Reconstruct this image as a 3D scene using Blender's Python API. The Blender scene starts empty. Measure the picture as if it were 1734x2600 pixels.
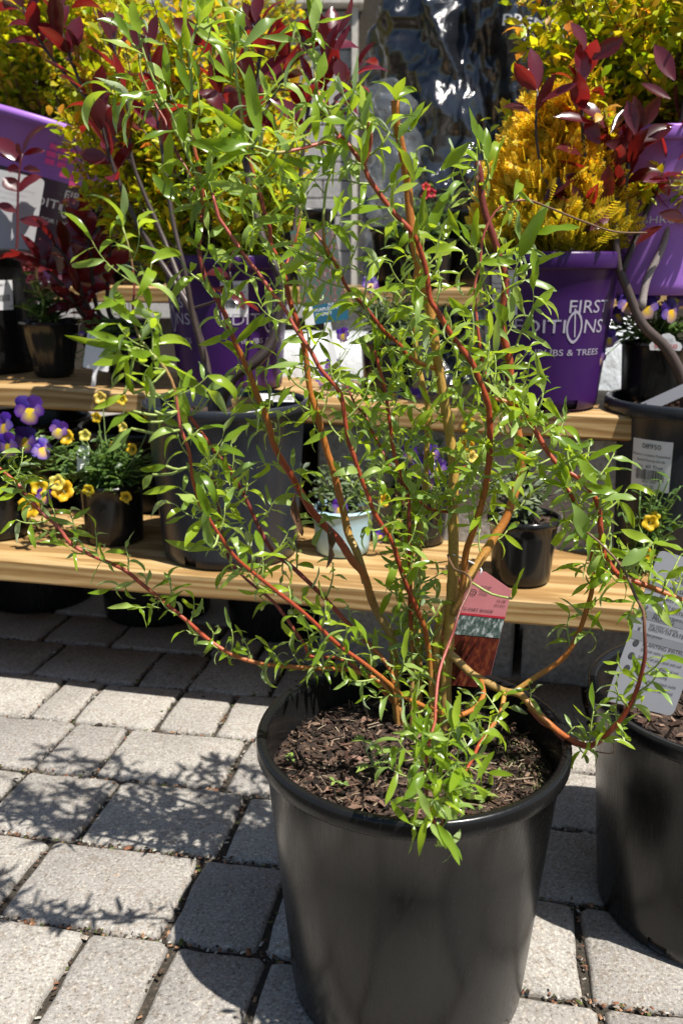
import bpy, math, random
import numpy as np
from mathutils import Vector, Matrix, noise
R = math.radians
rng = random.Random(7)
scn = bpy.context.scene
C = scn.collection

# ------------------------------------------------------------------ camera, sky, sun, exposure
FPX, PITCH, CAMH = 2200.0, R(15.7), 0.668          # focal length in photo pixels, downward pitch, camera height
cam = bpy.data.cameras.new('camera'); camo = bpy.data.objects.new('camera', cam); C.objects.link(camo)
cam.sensor_fit = 'VERTICAL'; cam.sensor_height = 36.0; cam.sensor_width = 24.0
cam.lens = 36.0*FPX/2600; cam.clip_start = 0.02; cam.clip_end = 200
camo.location = (0, 0, CAMH); camo.rotation_euler = (R(90)-PITCH, 0, 0)
cam.dof.use_dof = True; cam.dof.focus_distance = 0.80; cam.dof.aperture_fstop = 9.0
scn.camera = camo
SUN = Vector((0.385, -0.33, 1.0)).normalized()      # direction towards the sun
w = bpy.data.worlds.new('World'); scn.world = w; w.use_nodes = True
nt = w.node_tree; bg = nt.nodes['Background']
sky = nt.nodes.new('ShaderNodeTexSky'); sky.sky_type = 'NISHITA'; sky.sun_disc = False
sky.sun_elevation = math.asin(SUN.z); sky.sun_rotation = math.atan2(SUN.x, SUN.y)
nt.links.new(sky.outputs[0], bg.inputs[0]); bg.inputs[1].default_value = 0.06
sl = bpy.data.lights.new('sun', 'SUN'); sl.energy = 4.8; sl.angle = R(0.53); sl.color = (1, .955, .88)
so = bpy.data.objects.new('sun', sl); C.objects.link(so); so.location = (2, -2, 5)
so.rotation_euler = (-SUN).to_track_quat('-Z', 'Y').to_euler()
scn.view_settings.view_transform = 'Standard'; scn.view_settings.look = 'None'
scn.view_settings.exposure = 0.7; scn.view_settings.gamma = 1.0

# ------------------------------------------------------------------ pixel helpers (photo pixels -> points in the place)
_c, _s = math.cos(PITCH), math.sin(PITCH)
def ray(x, y):
    a, b = (x-867)/FPX, (y-1300)/FPX
    return Vector((a, _c-b*_s, -(_s+b*_c)))
def PZ(x, y, z):
    d = ray(x, y); t = (z-CAMH)/d.z
    return Vector((d.x*t, d.y*t, z))
def PY(x, y, Y):
    d = ray(x, y); t = Y/d.y
    return Vector((d.x*t, Y, CAMH+d.z*t))
def pxm(p): return (p.y*_c-(p.z-CAMH)*_s)/FPX        # metres per photo pixel at a point

# ------------------------------------------------------------------ object helpers
def tag(o, label=None, cat=None, group=None, kind=None):
    if label: o['label'] = label
    if cat: o['category'] = cat
    if group: o['group'] = group
    if kind: o['kind'] = kind
    return o
def thing(name, label, cat, loc=(0,0,0), rot=(0,0,0), group=None):
    o = bpy.data.objects.new(name, None); C.objects.link(o)
    o.empty_display_size = .02; o.location = loc; o.rotation_euler = rot
    return tag(o, label, cat, group)
def mesh(verts, faces, smooth=True, cols=None, mats=None, midx=None, name='mesh'):
    me = bpy.data.meshes.new(name); me.from_pydata([tuple(v) for v in verts], [], faces)
    if smooth: me.polygons.foreach_set('use_smooth', [True]*len(me.polygons))
    if cols is not None:
        a = me.color_attributes.new('Col', 'FLOAT_COLOR', 'POINT')
        c4 = np.ones((len(verts), 4)); c4[:, :3] = np.array(cols); a.data.foreach_set('color', c4.ravel())
    for m in (mats or []): me.materials.append(m)
    if midx is not None: me.polygons.foreach_set('material_index', midx)
    me.update(); return me
def obj(name, me, parent=None, mat=None, world=True, mw=None):
    if mat is not None and not me.materials: me.materials.append(mat)
    o = bpy.data.objects.new(name, me); C.objects.link(o)
    if parent is not None:
        o.parent = parent
        if world and parent.parent is None and parent.type == 'EMPTY':
            o.matrix_parent_inverse = Matrix.Translation(-Vector(parent.location))
    if mw is not None: o.matrix_basis = mw
    return o

# ------------------------------------------------------------------ material helpers
def newmat(name):
    m = bpy.data.materials.new(name); m.use_nodes = True
    n = m.node_tree.nodes; return m, n, m.node_tree.links, n['Principled BSDF']
def N(n, t, **kw):
    x = n.new(t)
    for k, v in kw.items():
        if k in x.inputs: x.inputs[k].default_value = v
        else: setattr(x, k, v)
    return x
def ramp(n, l, src, stops):
    r = n.new('ShaderNodeValToRGB'); e = r.color_ramp.elements
    while len(e) < len(stops): e.new(.5)
    for k, (p, c) in enumerate(stops): e[k].position = p; e[k].color = (*c, 1)
    l.new(src, r.inputs[0]); return r.outputs[0]
def mixc(n, l, a, b, f, mode='MIX'):
    m = n.new('ShaderNodeMix'); m.data_type = 'RGBA'; m.blend_type = mode
    for k, v in ((0, f), (6, a), (7, b)):
        if isinstance(v, (int, float)): m.inputs[k].default_value = v
        elif isinstance(v, tuple): m.inputs[k].default_value = (*v, 1)
        else: l.new(v, m.inputs[k])
    return m.outputs[2]
def coords(n, l, scale=(1,1,1), kind='Object'):
    tc = n.new('ShaderNodeTexCoord'); mp = n.new('ShaderNodeMapping'); mp.inputs['Scale'].default_value = scale
    l.new(tc.outputs[kind], mp.inputs[0]); return mp.outputs[0]
def noisetex(n, l, vec, scale, detail=4, rough=.55):
    t = n.new('ShaderNodeTexNoise'); t.inputs['Scale'].default_value = scale; t.inputs['Detail'].default_value = detail
    t.inputs['Roughness'].default_value = rough; l.new(vec, t.inputs['Vector']); return t.outputs[0]
def bump(n, l, h, b, strength, dist):
    x = n.new('ShaderNodeBump'); x.inputs['Strength'].default_value = strength; x.inputs['Distance'].default_value = dist
    l.new(h, x.inputs['Height']); l.new(x.outputs[0], b.inputs['Normal'])
def plain(name, col, rough=.5, var=.15, scale=60, spec=.5, bmp=0, metal=0, bd=.002):
    m, n, l, b = newmat(name); v = coords(n, l)
    h = noisetex(n, l, v, scale)
    lo = tuple(c*(1-var) for c in col); hi = tuple(min(1, c*(1+var)) for c in col)
    l.new(ramp(n, l, h, [(.3, lo), (.7, hi)]), b.inputs['Base Color'])
    b.inputs['Roughness'].default_value = rough; b.inputs['Specular IOR Level'].default_value = spec; b.inputs['Metallic'].default_value = metal
    if bmp: bump(n, l, h, b, bmp, bd)
    return m
def leafmat(name, top, under, trans, rough=.38, tf=.4, usecol=False, var=.35, spec=.5):
    m, n, l, b = newmat(name)
    oi = n.new('ShaderNodeObjectInfo'); geo = n.new('ShaderNodeNewGeometry')
    add = N(n, 'ShaderNodeMath', operation='ADD'); l.new(oi.outputs['Random'], add.inputs[0]); l.new(geo.outputs['Random Per Island'], add.inputs[1])
    fr = N(n, 'ShaderNodeMath', operation='FRACT'); l.new(add.outputs[0], fr.inputs[0])
    base = mixc(n, l, top, under, geo.outputs['Backfacing'])
    tcol = None
    if usecol:
        at = n.new('ShaderNodeAttribute'); at.attribute_name = 'Col'; base = at.outputs['Color']
    hs = n.new('ShaderNodeHueSaturation'); l.new(base, hs.inputs['Color'])
    mr = n.new('ShaderNodeMapRange'); l.new(fr.outputs[0], mr.inputs[0]); mr.inputs[3].default_value = 1-var; mr.inputs[4].default_value = 1+var
    l.new(mr.outputs[0], hs.inputs['Value'])
    mh = n.new('ShaderNodeMapRange'); l.new(fr.outputs[0], mh.inputs[0]); mh.inputs[3].default_value = .52; mh.inputs[4].default_value = .485
    l.new(mh.outputs[0], hs.inputs['Hue'])
    l.new(hs.outputs[0], b.inputs['Base Color']); b.inputs['Roughness'].default_value = rough; b.inputs['Specular IOR Level'].default_value = spec
    tr = n.new('ShaderNodeBsdfTranslucent')
    if usecol:
        tm = mixc(n, l, hs.outputs[0], trans, .9, 'MULTIPLY'); l.new(tm, tr.inputs[0])
    else:
        h2 = n.new('ShaderNodeHueSaturation'); h2.inputs['Color'].default_value = (*trans, 1); l.new(mr.outputs[0], h2.inputs['Value']); l.new(h2.outputs[0], tr.inputs[0])
    mx = n.new('ShaderNodeMixShader'); mx.inputs[0].default_value = tf
    l.new(b.outputs[0], mx.inputs[1]); l.new(tr.outputs[0], mx.inputs[2]); l.new(mx.outputs[0], n['Material Output'].inputs[0])
    return m
def colmat(name, rough=.45, spec=.4, scale=250, var=.25, bmp=.2):
    m, n, l, b = newmat(name); at = n.new('ShaderNodeAttribute'); at.attribute_name = 'Col'
    h = noisetex(n, l, coords(n, l), scale, 3)
    g = ramp(n, l, h, [(.3, (1-var,)*3), (.7, (1+var,)*3)])
    l.new(mixc(n, l, at.outputs['Color'], g, 1.0, 'MULTIPLY'), b.inputs['Base Color'])
    b.inputs['Roughness'].default_value = rough; b.inputs['Specular IOR Level'].default_value = spec
    if bmp: bump(n, l, h, b, bmp, .001)
    return m

# paving
def m_paver():
    m, n, l, b = newmat('concrete_paver'); v = coords(n, l, kind='Object')
    tc = n.new('ShaderNodeTexCoord')
    geo = n.new('ShaderNodeNewGeometry')
    big = noisetex(n, l, geo.outputs['Position'], 9, 5, .6)
    fine = noisetex(n, l, geo.outputs['Position'], 300, 2, .75)
    vo = n.new('ShaderNodeTexVoronoi'); vo.inputs['Scale'].default_value = 210; l.new(geo.outputs['Position'], vo.inputs['Vector'])
    oi = n.new('ShaderNodeObjectInfo')
    base = ramp(n, l, big, [(.25, (.285, .27, .25)), (.75, (.40, .38, .35))])
    obr = ramp(n, l, oi.outputs['Random'], [(0, (.86, .85, .85)), (1, (1.08, 1.07, 1.05))])
    base = mixc(n, l, base, obr, 1.0, 'MULTIPLY')
    sp = ramp(n, l, fine, [(.30, (.42, .40, .38)), (.44, (.92, .92, .92)), (.57, (1, 1, 1)), (.68, (1.6, 1.55, 1.45))])
    base = mixc(n, l, base, sp, 1.0, 'MULTIPLY')
    agg = ramp(n, l, vo.outputs['Color'], [(0, (.7, .62, .55)), (.5, (1, 1, 1)), (.93, (1, 1, 1)), (1, (1.25, .95, .75))])
    base = mixc(n, l, base, agg, .8, 'MULTIPLY')
    l.new(base, b.inputs['Base Color']); b.inputs['Roughness'].default_value = .88; b.inputs['Specular IOR Level'].default_value = .25
    bump(n, l, fine, b, .6, .0015)
    return m
M_paver = m_paver()
def m_joint():
    m, n, l, b = newmat('joint_sand'); geo = n.new('ShaderNodeNewGeometry')
    f = noisetex(n, l, geo.outputs['Position'], 180, 5, .7); g = noisetex(n, l, geo.outputs['Position'], 12, 3)
    a = ramp(n, l, f, [(.3, (.012, .010, .008)), (.55, (.045, .035, .028)), (.75, (.15, .11, .085))])
    l.new(mixc(n, l, a, (.05, .05, .02), .12), b.inputs['Base Color']); b.inputs['Roughness'].default_value = .95
    bump(n, l, f, b, .8, .003); return m
M_joint = m_joint()
def m_wood(name, c0, c1, c2, ax=0):
    m, n, l, b = newmat(name); sc = [14, 14, 14]; sc[ax] = 1.2
    v = coords(n, l, tuple(sc)); h = noisetex(n, l, v, 2.2, 6, .6)
    wv = n.new('ShaderNodeTexWave'); wv.inputs['Scale'].default_value = 1.7; wv.inputs['Distortion'].default_value = 11; wv.inputs['Detail'].default_value = 3
    wv.bands_direction = 'Z'; l.new(v, wv.inputs['Vector'])
    a = ramp(n, l, wv.outputs[0], [(.1, c0), (.6, c1), (.95, c2)])
    g = ramp(n, l, h, [(.3, (.8, .78, .74)), (.7, (1.1, 1.1, 1.1))])
    sf = [150, 150, 150]; sf[ax] = 4
    fg = noisetex(n, l, coords(n, l, tuple(sf)), 3, 4, .7)
    g = mixc(n, l, g, ramp(n, l, fg, [(.35, (.78, .74, .68)), (.6, (1.06, 1.06, 1.06))]), 1, 'MULTIPLY')
    l.new(mixc(n, l, a, g, 1, 'MULTIPLY'), b.inputs['Base Color']); b.inputs['Roughness'].default_value = .62; b.inputs['Specular IOR Level'].default_value = .3
    bump(n, l, h, b, .25, .002); return m
M_wood = m_wood('pine_plank', (.33, .195, .075), (.46, .30, .125), (.53, .37, .18))
M_oldwood = m_wood('weathered_board', (.16, .14, .125), (.24, .22, .20), (.30, .28, .26))
M_block = plain('concrete_block', (.30, .29, .28), .9, .3, 130, .2, .7)
M_wallblock = plain('wall_block', (.36, .35, .34), .9, .18, 60, .2, .4)
M_cap = plain('ledge_stone', (.5, .47, .42), .8, .12, 40, .2, .2)
M_brick = plain('red_trim', (.16, .06, .05), .8, .3, 40)
M_pvc = plain('grey_rail', (.2, .2, .22), .5, .1, 20)
# pots and plastics
def m_pot(name, col, rough, dust=.12):
    m, n, l, b = newmat(name); v = coords(n, l); h = noisetex(n, l, v, 14, 6, .65)
    s = noisetex(n, l, coords(n, l, (60, 60, 3)), 6, 3); sp = noisetex(n, l, v, 520, 2)
    du = tuple(min(1, c*1.6+.03) for c in col)
    a = ramp(n, l, h, [(.35, col), (.75, tuple(c+(d-c)*dust*3 for c, d in zip(col, du)))])
    k = ramp(n, l, sp, [(.73, (0, 0, 0)), (.78, (.12, .11, .10))])
    l.new(mixc(n, l, a, k, 1, 'ADD'), b.inputs['Base Color'])
    l.new(ramp(n, l, s, [(.3, (rough-.03,)*3), (.7, (rough+.05,)*3)]), b.inputs['Roughness'])
    b.inputs['Specular IOR Level'].default_value = .36; bump(n, l, s, b, .03, .0005); return m
M_black = m_pot('black_plastic', (.0075, .0075, .0077), .25, .04)
M_black2 = m_pot('glossy_black_plastic', (.012, .012, .012), .14, .05)
M_purple = m_pot('purple_plastic', (.038, .007, .088), .36, .05)
M_sunpurple = m_pot('sunlit_purple_plastic', (.34, .15, .56), .4, .05)  # purple plastic in direct sun, the light put into a paler colour
M_greypot = m_pot('dark_grey_plastic', (.020, .023, .030), .28, .06)
M_bluepot = plain('pale_blue_plastic', (.35, .52, .6), .4, .1, 30)
M_white = plain('white_print', (.75, .75, .76), .5, .04, 30)
M_print = plain('pale_lilac_print', (.40, .37, .46), .5, .05, 30)
M_greyprint = plain('grey_print', (.36, .35, .37), .5, .05, 30)
M_ink = plain('black_ink', (.02, .02, .02), .5, .05, 30)
M_pinkprint = plain('pink_print', (.8, .08, .3), .5, .1, 30)
M_redink = plain('red_ink', (.5, .03, .03), .5, .1, 30)
M_label = plain('white_label_paper', (.72, .72, .73), .45, .05, 40)
M_label2 = plain('darkened_white_card', (.36, .36, .37), .45, .05, 40)  # white card darkened, its shade put into the colour
M_pinktag = plain('pink_card', (.62, .22, .24), .35, .06, 40)
M_redband = plain('red_band', (.5, .03, .05), .35, .1, 40)
M_teal = plain('teal_card', (.015, .095, .16), .35, .1, 40)
M_greytag = plain('shaded_card_grey_strap', (.24, .245, .27), .4, .04, 30)  # care card's shade put into the grey; the strap tag is grey itself
M_greyband = plain('shaded_card_band', (.17, .175, .195), .4, .04, 30)
M_greytext = plain('grey_text', (.045, .045, .05), .5, .05, 30)
def m_photo(name, stops, sc):
    m, n, l, b = newmat(name); h = noisetex(n, l, coords(n, l, (1, 1, .5)), sc, 7, .75)
    l.new(ramp(n, l, h, stops), b.inputs['Base Color']); b.inputs['Roughness'].default_value = .3; return m
M_photored = m_photo('tag_photo_red_stems', [(.3, (.02, .012, .012)), (.48, (.10, .018, .012)), (.6, (.2, .05, .02)), (.72, (.09, .10, .05))], 160)
M_photofrost = m_photo('tag_photo_frost', [(.38, (.03, .06, .05)), (.52, (.12, .16, .15)), (.62, (.55, .58, .58))], 300)
M_photocherry = m_photo('tag_photo_foliage', [(.3, (.015, .03, .025)), (.45, (.06, .14, .11)), (.56, (.16, .04, .05)), (.68, (.4, .42, .4))], 190)
def m_tarp():
    m, n, l, b = newmat('black_tarp'); v = coords(n, l)
    h = noisetex(n, l, v, 9, 6, .7); h2 = noisetex(n, l, coords(n, l, (3, 3, 1)), 22, 4, .6)
    b.inputs['Base Color'].default_value = (.010, .011, .014, 1); b.inputs['Roughness'].default_value = .11
    b.inputs['Specular IOR Level'].default_value = .8; b.inputs['Coat Weight'].default_value = .8; b.inputs['Coat Roughness'].default_value = .06
    a = N(n, 'ShaderNodeMath', operation='ADD'); l.new(h, a.inputs[0]); l.new(h2, a.inputs[1])
    bump(n, l, a.outputs[0], b, .35, .012); return m
M_tarp = m_tarp()
def m_film(name, col, alpha):
    m, n, l, b = newmat(name); h = noisetex(n, l, coords(n, l, (1.5, 1.5, 1)), 16, 5, .6)
    b.inputs['Base Color'].default_value = (*col, 1); b.inputs['Roughness'].default_value = .16; b.inputs['Specular IOR Level'].default_value = .8
    bump(n, l, h, b, .6, .015)
    if alpha:
        tr = n.new('ShaderNodeBsdfTransparent'); mx = n.new('ShaderNodeMixShader'); mx.inputs[0].default_value = alpha
        l.new(b.outputs[0], mx.inputs[1]); l.new(tr.outputs[0], mx.inputs[2]); l.new(mx.outputs[0], n['Material Output'].inputs[0])
    return m
M_film = m_film('clear_film', (.32, .35, .38), .82)
M_bag = m_film('white_bag', (.60, .63, .66), 0)
# soil
def m_soil():
    m, n, l, b = newmat('potting_soil'); geo = n.new('ShaderNodeNewGeometry')
    h = noisetex(n, l, geo.outputs['Position'], 130, 6, .7)
    l.new(ramp(n, l, h, [(.3, (.012, .008, .006)), (.5, (.05, .03, .02)), (.7, (.13, .08, .055))]), b.inputs['Base Color'])
    b.inputs['Roughness'].default_value = .95; bump(n, l, h, b, 1, .004); return m
M_soil = m_soil()
M_chip = colmat('bark_chips', .85, .2, 300, .35, .5)
M_bark = colmat('stem_bark', .42, .45, 420, .18, .25)
# leaves
M_willow = leafmat('willow_leaf', (.20, .31, .020), (.35, .45, .21), (.55, .72, .02), .25, .43, var=.30, spec=.65)
M_willow2 = leafmat('willow_leaf_pale', (.26, .37, .09), (.40, .49, .30), (.52, .68, .07), .36, .36, var=.2)
M_dead = leafmat('dry_leaf', (.13, .07, .035), (.16, .09, .05), (.2, .09, .03), .7, .2)
M_litter = leafmat('leaf_litter', (.17, .10, .07), (.24, .15, .11), (.2, .1, .05), .7, .1, var=.5)
M_cherry = leafmat('plum_leaf', (.075, .012, .018), (.10, .03, .038), (.50, .028, .022), .22, .30, var=.4, spec=.7)
M_gold = leafmat('golden_leaf', (.4, .35, .03), (.4, .35, .03), (1.2, 1.2, .6), .45, .48, usecol=True, var=.25)
M_green = leafmat('bedding_leaf', (.075, .14, .03), (.11, .17, .06), (.2, .34, .04), .4, .35, var=.35)
M_sage = leafmat('grey_green_leaf', (.15, .19, .11), (.2, .22, .15), (.2, .28, .1), .5, .25, var=.4)
M_petal = leafmat('petal', (.1, .03, .4), (.1, .03, .4), (1, .9, 1), .45, .3, usecol=True, var=.15)
def seecol(m): return m

# ------------------------------------------------------------------ mesh builders
def lathe(profile, segs=56, holes=(), hole_rows=(), wob=0, seed=0):
    vs, fs = [], []
    for (r, z) in profile:
        for k in range(segs):
            a = 2*math.pi*k/segs
            rr = r*(1+wob*math.sin(2*a+seed))
            vs.append((rr*math.cos(a), rr*math.sin(a), z))
    for j in range(len(profile)-1):
        for k in range(segs):
            a = (360*(k+.5)/segs) % 360
            if j in hole_rows and any(h0 <= a <= h1 for h0, h1 in holes): continue
            k2 = (k+1) % segs
            fs.append((j*segs+k, j*segs+k2, (j+1)*segs+k2, (j+1)*segs+k))
    return vs, fs
def box(cx, cy, cz, sx, sy, sz, bev=0):
    hx, hy, hz = sx/2, sy/2, sz/2; b = bev
    vs, fs = [], []
    for z, i in ((-hz, b), (-hz+b, 0), (hz-b, 0), (hz, b)) if b else ((-hz, 0), (hz, 0)):
        x, y = hx-i, hy-i
        if b:
            ring = [(-x+b, -y), (x-b, -y), (x, -y+b), (x, y-b), (x-b, y), (-x+b, y), (-x, y-b), (-x, -y+b)]
        else: ring = [(-x, -y), (x, -y), (x, y), (-x, y)]
        vs += [(cx+p, cy+q, cz+z) for p, q in ring]
    m = 8 if b else 4; rows = len(vs)//m
    for j in range(rows-1):
        for k in range(m): fs.append((j*m+k, j*m+(k+1) % m, (j+1)*m+(k+1) % m, (j+1)*m+k))
    fs.append(tuple(range(m))[::-1]); fs.append(tuple((rows-1)*m+k for k in range(m)))
    return vs, fs
def join(parts):
    V, Fc = [], []
    for v, f in parts:
        o = len(V); V += list(v); Fc += [tuple(i+o for i in q) for q in f]
    return V, Fc
def spline(pts, step):
    out = []
    P = [pts[0]*2-pts[1]]+list(pts)+[pts[-1]*2-pts[-2]]
    for i in range(1, len(P)-2):
        p0, p1, p2, p3 = P[i-1:i+3]; n = max(1, int(round((p2-p1).length/step)))
        for k in range(n):
            t = k/n
            out.append(((p1*2)+(p2-p0)*t+(p0*2-p1*5+p2*4-p3)*t*t+(p1*3-p0-p2*3+p3)*t**3)*.5)
    out.append(pts[-1]); return out
def tube(pts, radii, cols=None, sides=7, cap=True, bumpy=0):
    vs, fs, cs = [], [], []
    n = len(pts); up = Vector((0, 0, 1)); T0 = (pts[1]-pts[0]).normalized()
    x = T0.cross(up)
    if x.length < .1: x = T0.cross(Vector((1, 0, 0)))
    x.normalize()
    for i in range(n):
        T = (pts[min(i+1, n-1)]-pts[max(i-1, 0)])
        T = T.normalized() if T.length > 1e-9 else T0
        x = (x-T*x.dot(T)).normalized(); y = T.cross(x)
        r = radii[i]*(1+(bumpy*rng.uniform(-1, 1) if bumpy else 0))
        for k in range(sides):
            a = 2*math.pi*k/sides
            vs.append(pts[i]+x*(r*math.cos(a))+y*(r*math.sin(a)))
            if cols is not None: cs.append(cols[i])
    for i in range(n-1):
        for k in range(sides): fs.append((i*sides+k, i*sides+(k+1) % sides, (i+1)*sides+(k+1) % sides, (i+1)*sides+k))
    if cap:
        fs.append(tuple(range(sides))[::-1]); fs.append(tuple((n-1)*sides+k for k in range(sides)))
    return vs, fs, cs
def unit_leaf(curl=.4, twist=0., fold=.25, side=0., n=7, shape='lance', wave=0.):
    asp = {'lance': .21, 'oval': .44}[shape]
    vs, fs = [], []
    pos = Vector((0, 0, 0)); ang = 0; sang = 0
    for i in range(n):
        t = i/(n-1)
        if shape == 'lance': wd = .5*(math.sin(math.pi/2*min(1, t/.38))**.9)*(1 if t < .38 else max(0, 1-((t-.38)/.62)**3.0))
        elif shape == 'oval': wd = .5*math.sin(math.pi*min(1, (t*.97+.015))**1.05)**.85
        else: wd = .5*math.sin(math.pi*t**.8)**.8
        if t < .07: wd = max(wd*.35, .06)
        if i == n-1: wd = .01
        ang = curl*(t**1.3)*1.6; sang = side*t
        if i: pos = pos+Vector((math.sin(sang), math.cos(ang), -math.sin(ang)))*(1/(n-1))
        tw = twist*t; X = Vector((math.cos(tw), 0, math.sin(tw)*asp)); Z = Vector((-math.sin(tw), 0, math.cos(tw)*asp))
        f = fold*wd+wave*math.sin(t*9)*wd
        vs += [pos-X*wd+Z*f, pos, pos+X*wd+Z*(f-2*wave*math.sin(t*9)*wd)]
        if i:
            a = 3*(i-1); b = 3*i
            fs += [(a, a+1, b+1, b), (a+1, a+2, b+2, b+1)]
    return np.array([tuple(v) for v in vs]), fs
def frame(d, n):
    y = d.normalized(); z = n-y*n.dot(y)
    if z.length < 1e-3: z = Vector((.3, .5, .8))-y*y.dot(Vector((.3, .5, .8)))
    z.normalize(); x = y.cross(z)
    return x, y, z
def leaf_matrix(base, d, n, L, W):
    x, y, z = frame(d, n); s = (W+L*.3)*.8
    M = Matrix.Identity(4)
    for k in range(3): M[k][0] = x[k]*W; M[k][1] = y[k]*L; M[k][2] = z[k]*L*.95; M[k][3] = base[k]
    return M
def join_leaves(specs, shapes, name, mat=None, colors=None):
    V, Fc, CC = [], [], []; off = 0
    for q, (M, si) in enumerate(specs):
        vs, fs = shapes[si]; A = np.array(M)
        V.append(vs @ A[:3, :3].T + A[:3, 3]); Fc += [tuple(i+off for i in f) for f in fs]; off += len(vs)
        if colors is not None: CC.append(np.tile(np.array(colors[q]), (len(vs), 1)))
    V = np.vstack(V)
    return mesh(V.tolist(), Fc, True, np.vstack(CC) if colors is not None else None, [mat] if mat else None, name=name)
def rv(s=1): return Vector((rng.gauss(0, 1), rng.gauss(0, 1), rng.gauss(0, 1)))*s
def text_me(s, size):
    cu = bpy.data.curves.new('t', 'FONT'); cu.body = s; cu.size = size; cu.resolution_u = 3
    o = bpy.data.objects.new('t', cu); C.objects.link(o)
    dg = bpy.context.evaluated_depsgraph_get(); me = bpy.data.meshes.new_from_object(o.evaluated_get(dg))
    v = [tuple(p.co) for p in me.vertices]; f = [tuple(p.vertices) for p in me.polygons]
    bpy.data.objects.remove(o); bpy.data.curves.remove(cu); bpy.data.meshes.remove(me)
    return v, f
def place_text(s, size, x, y, align='l', sx=1.0, bold=0):
    v, f = text_me(s, size)
    if not v: return [], []
    x0 = min(p[0] for p in v); x1 = max(p[0] for p in v); wd = (x1-x0)*sx
    o = x-(wd/2 if align == 'c' else wd if align == 'r' else 0)
    return [((p[0]-x0)*sx+o, p[1]+y, 0) for p in v], f
def wrap(vs, r_at, phi0, zc, e=.0006):
    out = []
    for (x, y, z) in vs:
        r = r_at(zc+y)+e+z; a = phi0+x/r_at(zc)
        out.append((r*math.cos(a), r*math.sin(a), zc+y))
    return out
def patch(w_, h_, nx=10, ny=1, x0=0, y0=0, z=0):
    vs, fs = [], []
    for j in range(ny+1):
        for i in range(nx+1): vs.append((x0-w_/2+w_*i/nx, y0-h_/2+h_*j/ny, z))
    for j in range(ny):
        for i in range(nx): a = j*(nx+1)+i; fs.append((a, a+1, a+nx+2, a+nx+1))
    return vs, fs
def barcode(w_, h_, x0, y0, n=24, z=0, seed=1):
    r2 = random.Random(seed); ps = []; x = x0-w_/2; st = w_/n
    for k in range(n):
        bw = st*r2.choice([.3, .45, .7])
        ps.append(([(x, y0-h_/2, z), (x+bw, y0-h_/2, z), (x+bw, y0+h_/2, z), (x, y0+h_/2, z)], [(0, 1, 2, 3)])); x += st
    return join(ps)
def ring_leaf(cx, cy, w_, h_, t):
    n = 20; o, i2 = [], []
    for k in range(n):
        a = 2*math.pi*k/n; sx = math.sin(a); cyv = math.cos(a)
        wf = abs(sx)**1.25*(1 if sx > 0 else -1)
        o.append((cx+wf*w_/2, cy+cyv*h_/2, 0)); i2.append((cx+wf*(w_/2-t), cy+cyv*(h_/2-1.6*t), 0))
    vs = o+i2; fs = [(k, (k+1) % n, n+(k+1) % n, n+k) for k in range(n)]
    rib = [(cx-t*.4-w_*.08, cy+h_*.55, 0), (cx+t*.4-w_*.08, cy+h_*.55, 0), (cx+t*.4+w_*.08, cy-h_*.3, 0), (cx-t*.3+w_*.08, cy-h_*.3, 0)]
    return join([(vs, fs), (rib, [(0, 3, 2, 1)])])

# ------------------------------------------------------------------ THE SETTING: ground and paving
TH = R(10.5); U = Vector((math.cos(TH), -math.sin(TH), 0)); Vv = Vector((math.sin(TH), math.cos(TH), 0))
gv = [(-60, -30, -.0075), (60, -30, -.0075), (60, 90, -.0075), (-60, 90, -.0075)]
ground = obj('ground', mesh(gv, [(0, 1, 2, 3)], False), None, M_joint); tag(ground, 'sandy ground showing in the joints between the pavers', 'ground', kind='structure')
pav_cache = {}
def paver_mesh(L, W, seed):
    key = (round(L, 3), seed)
    if key in pav_cache: return pav_cache[key]
    r2 = random.Random(seed*31+int(L*1000)); hx, hy = L/2, W/2
    base = []
    npx = 5
    def side(p, q, n): return [(p[0]+(q[0]-p[0])*k/n, p[1]+(q[1]-p[1])*k/n) for k in range(n)]
    cr = .0045
    pts = side((-hx+cr, -hy), (hx-cr, -hy), 4)+[(hx-cr, -hy)]+side((hx, -hy+cr), (hx, hy-cr), 3)+[(hx, hy-cr)]+side((hx-cr, hy), (-hx+cr, hy), 4)+[(-hx+cr, hy)]+side((-hx, hy-cr), (-hx, -hy+cr), 3)+[(-hx, -hy+cr)]
    pts = [(x+r2.uniform(-.0024, .0024), y+r2.uniform(-.0024, .0024)) for x, y in pts]
    vs, fs = [], []
    n = len(pts)
    for ins, z in ((0, -.03), (0, -.006), (.0015, -.0022), (.005, 0.0)):
        for x, y in pts:
            l_ = math.hypot(x/hx, y/hy)
            vs.append((x-ins*(1 if x > 0 else -1)*min(1, abs(x)/hx*1.15), y-ins*(1 if y > 0 else -1)*min(1, abs(y)/hy*1.15), z+(r2.uniform(-.0006, .0006) if z > -.01 else 0)))
    for j in range(3):
        for k in range(n): fs.append((j*n+k, j*n+(k+1) % n, (j+1)*n+(k+1) % n, (j+1)*n+k))
    fs.append(tuple(3*n+k for k in range(n)))
    me = mesh(vs, fs, True, mats=[M_paver], name='paver'); pav_cache[key] = me
    return me
ROW = .1335; V0 = .5635; GAP = .0065
known = {0: [-.305, -.202], 1: [-.51, -.319, -.214], 2: [-.482, -.302], 3: [-.614, -.525, -.343], 4: [-.70, -.628, -.491], 5: [-.77, -.58, -.49, -.35], 6: [-.69, -.50, -.41]}
lens_ = [.185, .185, .137, .092, .137, .185]
pav_count = 0; cross = []
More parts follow.
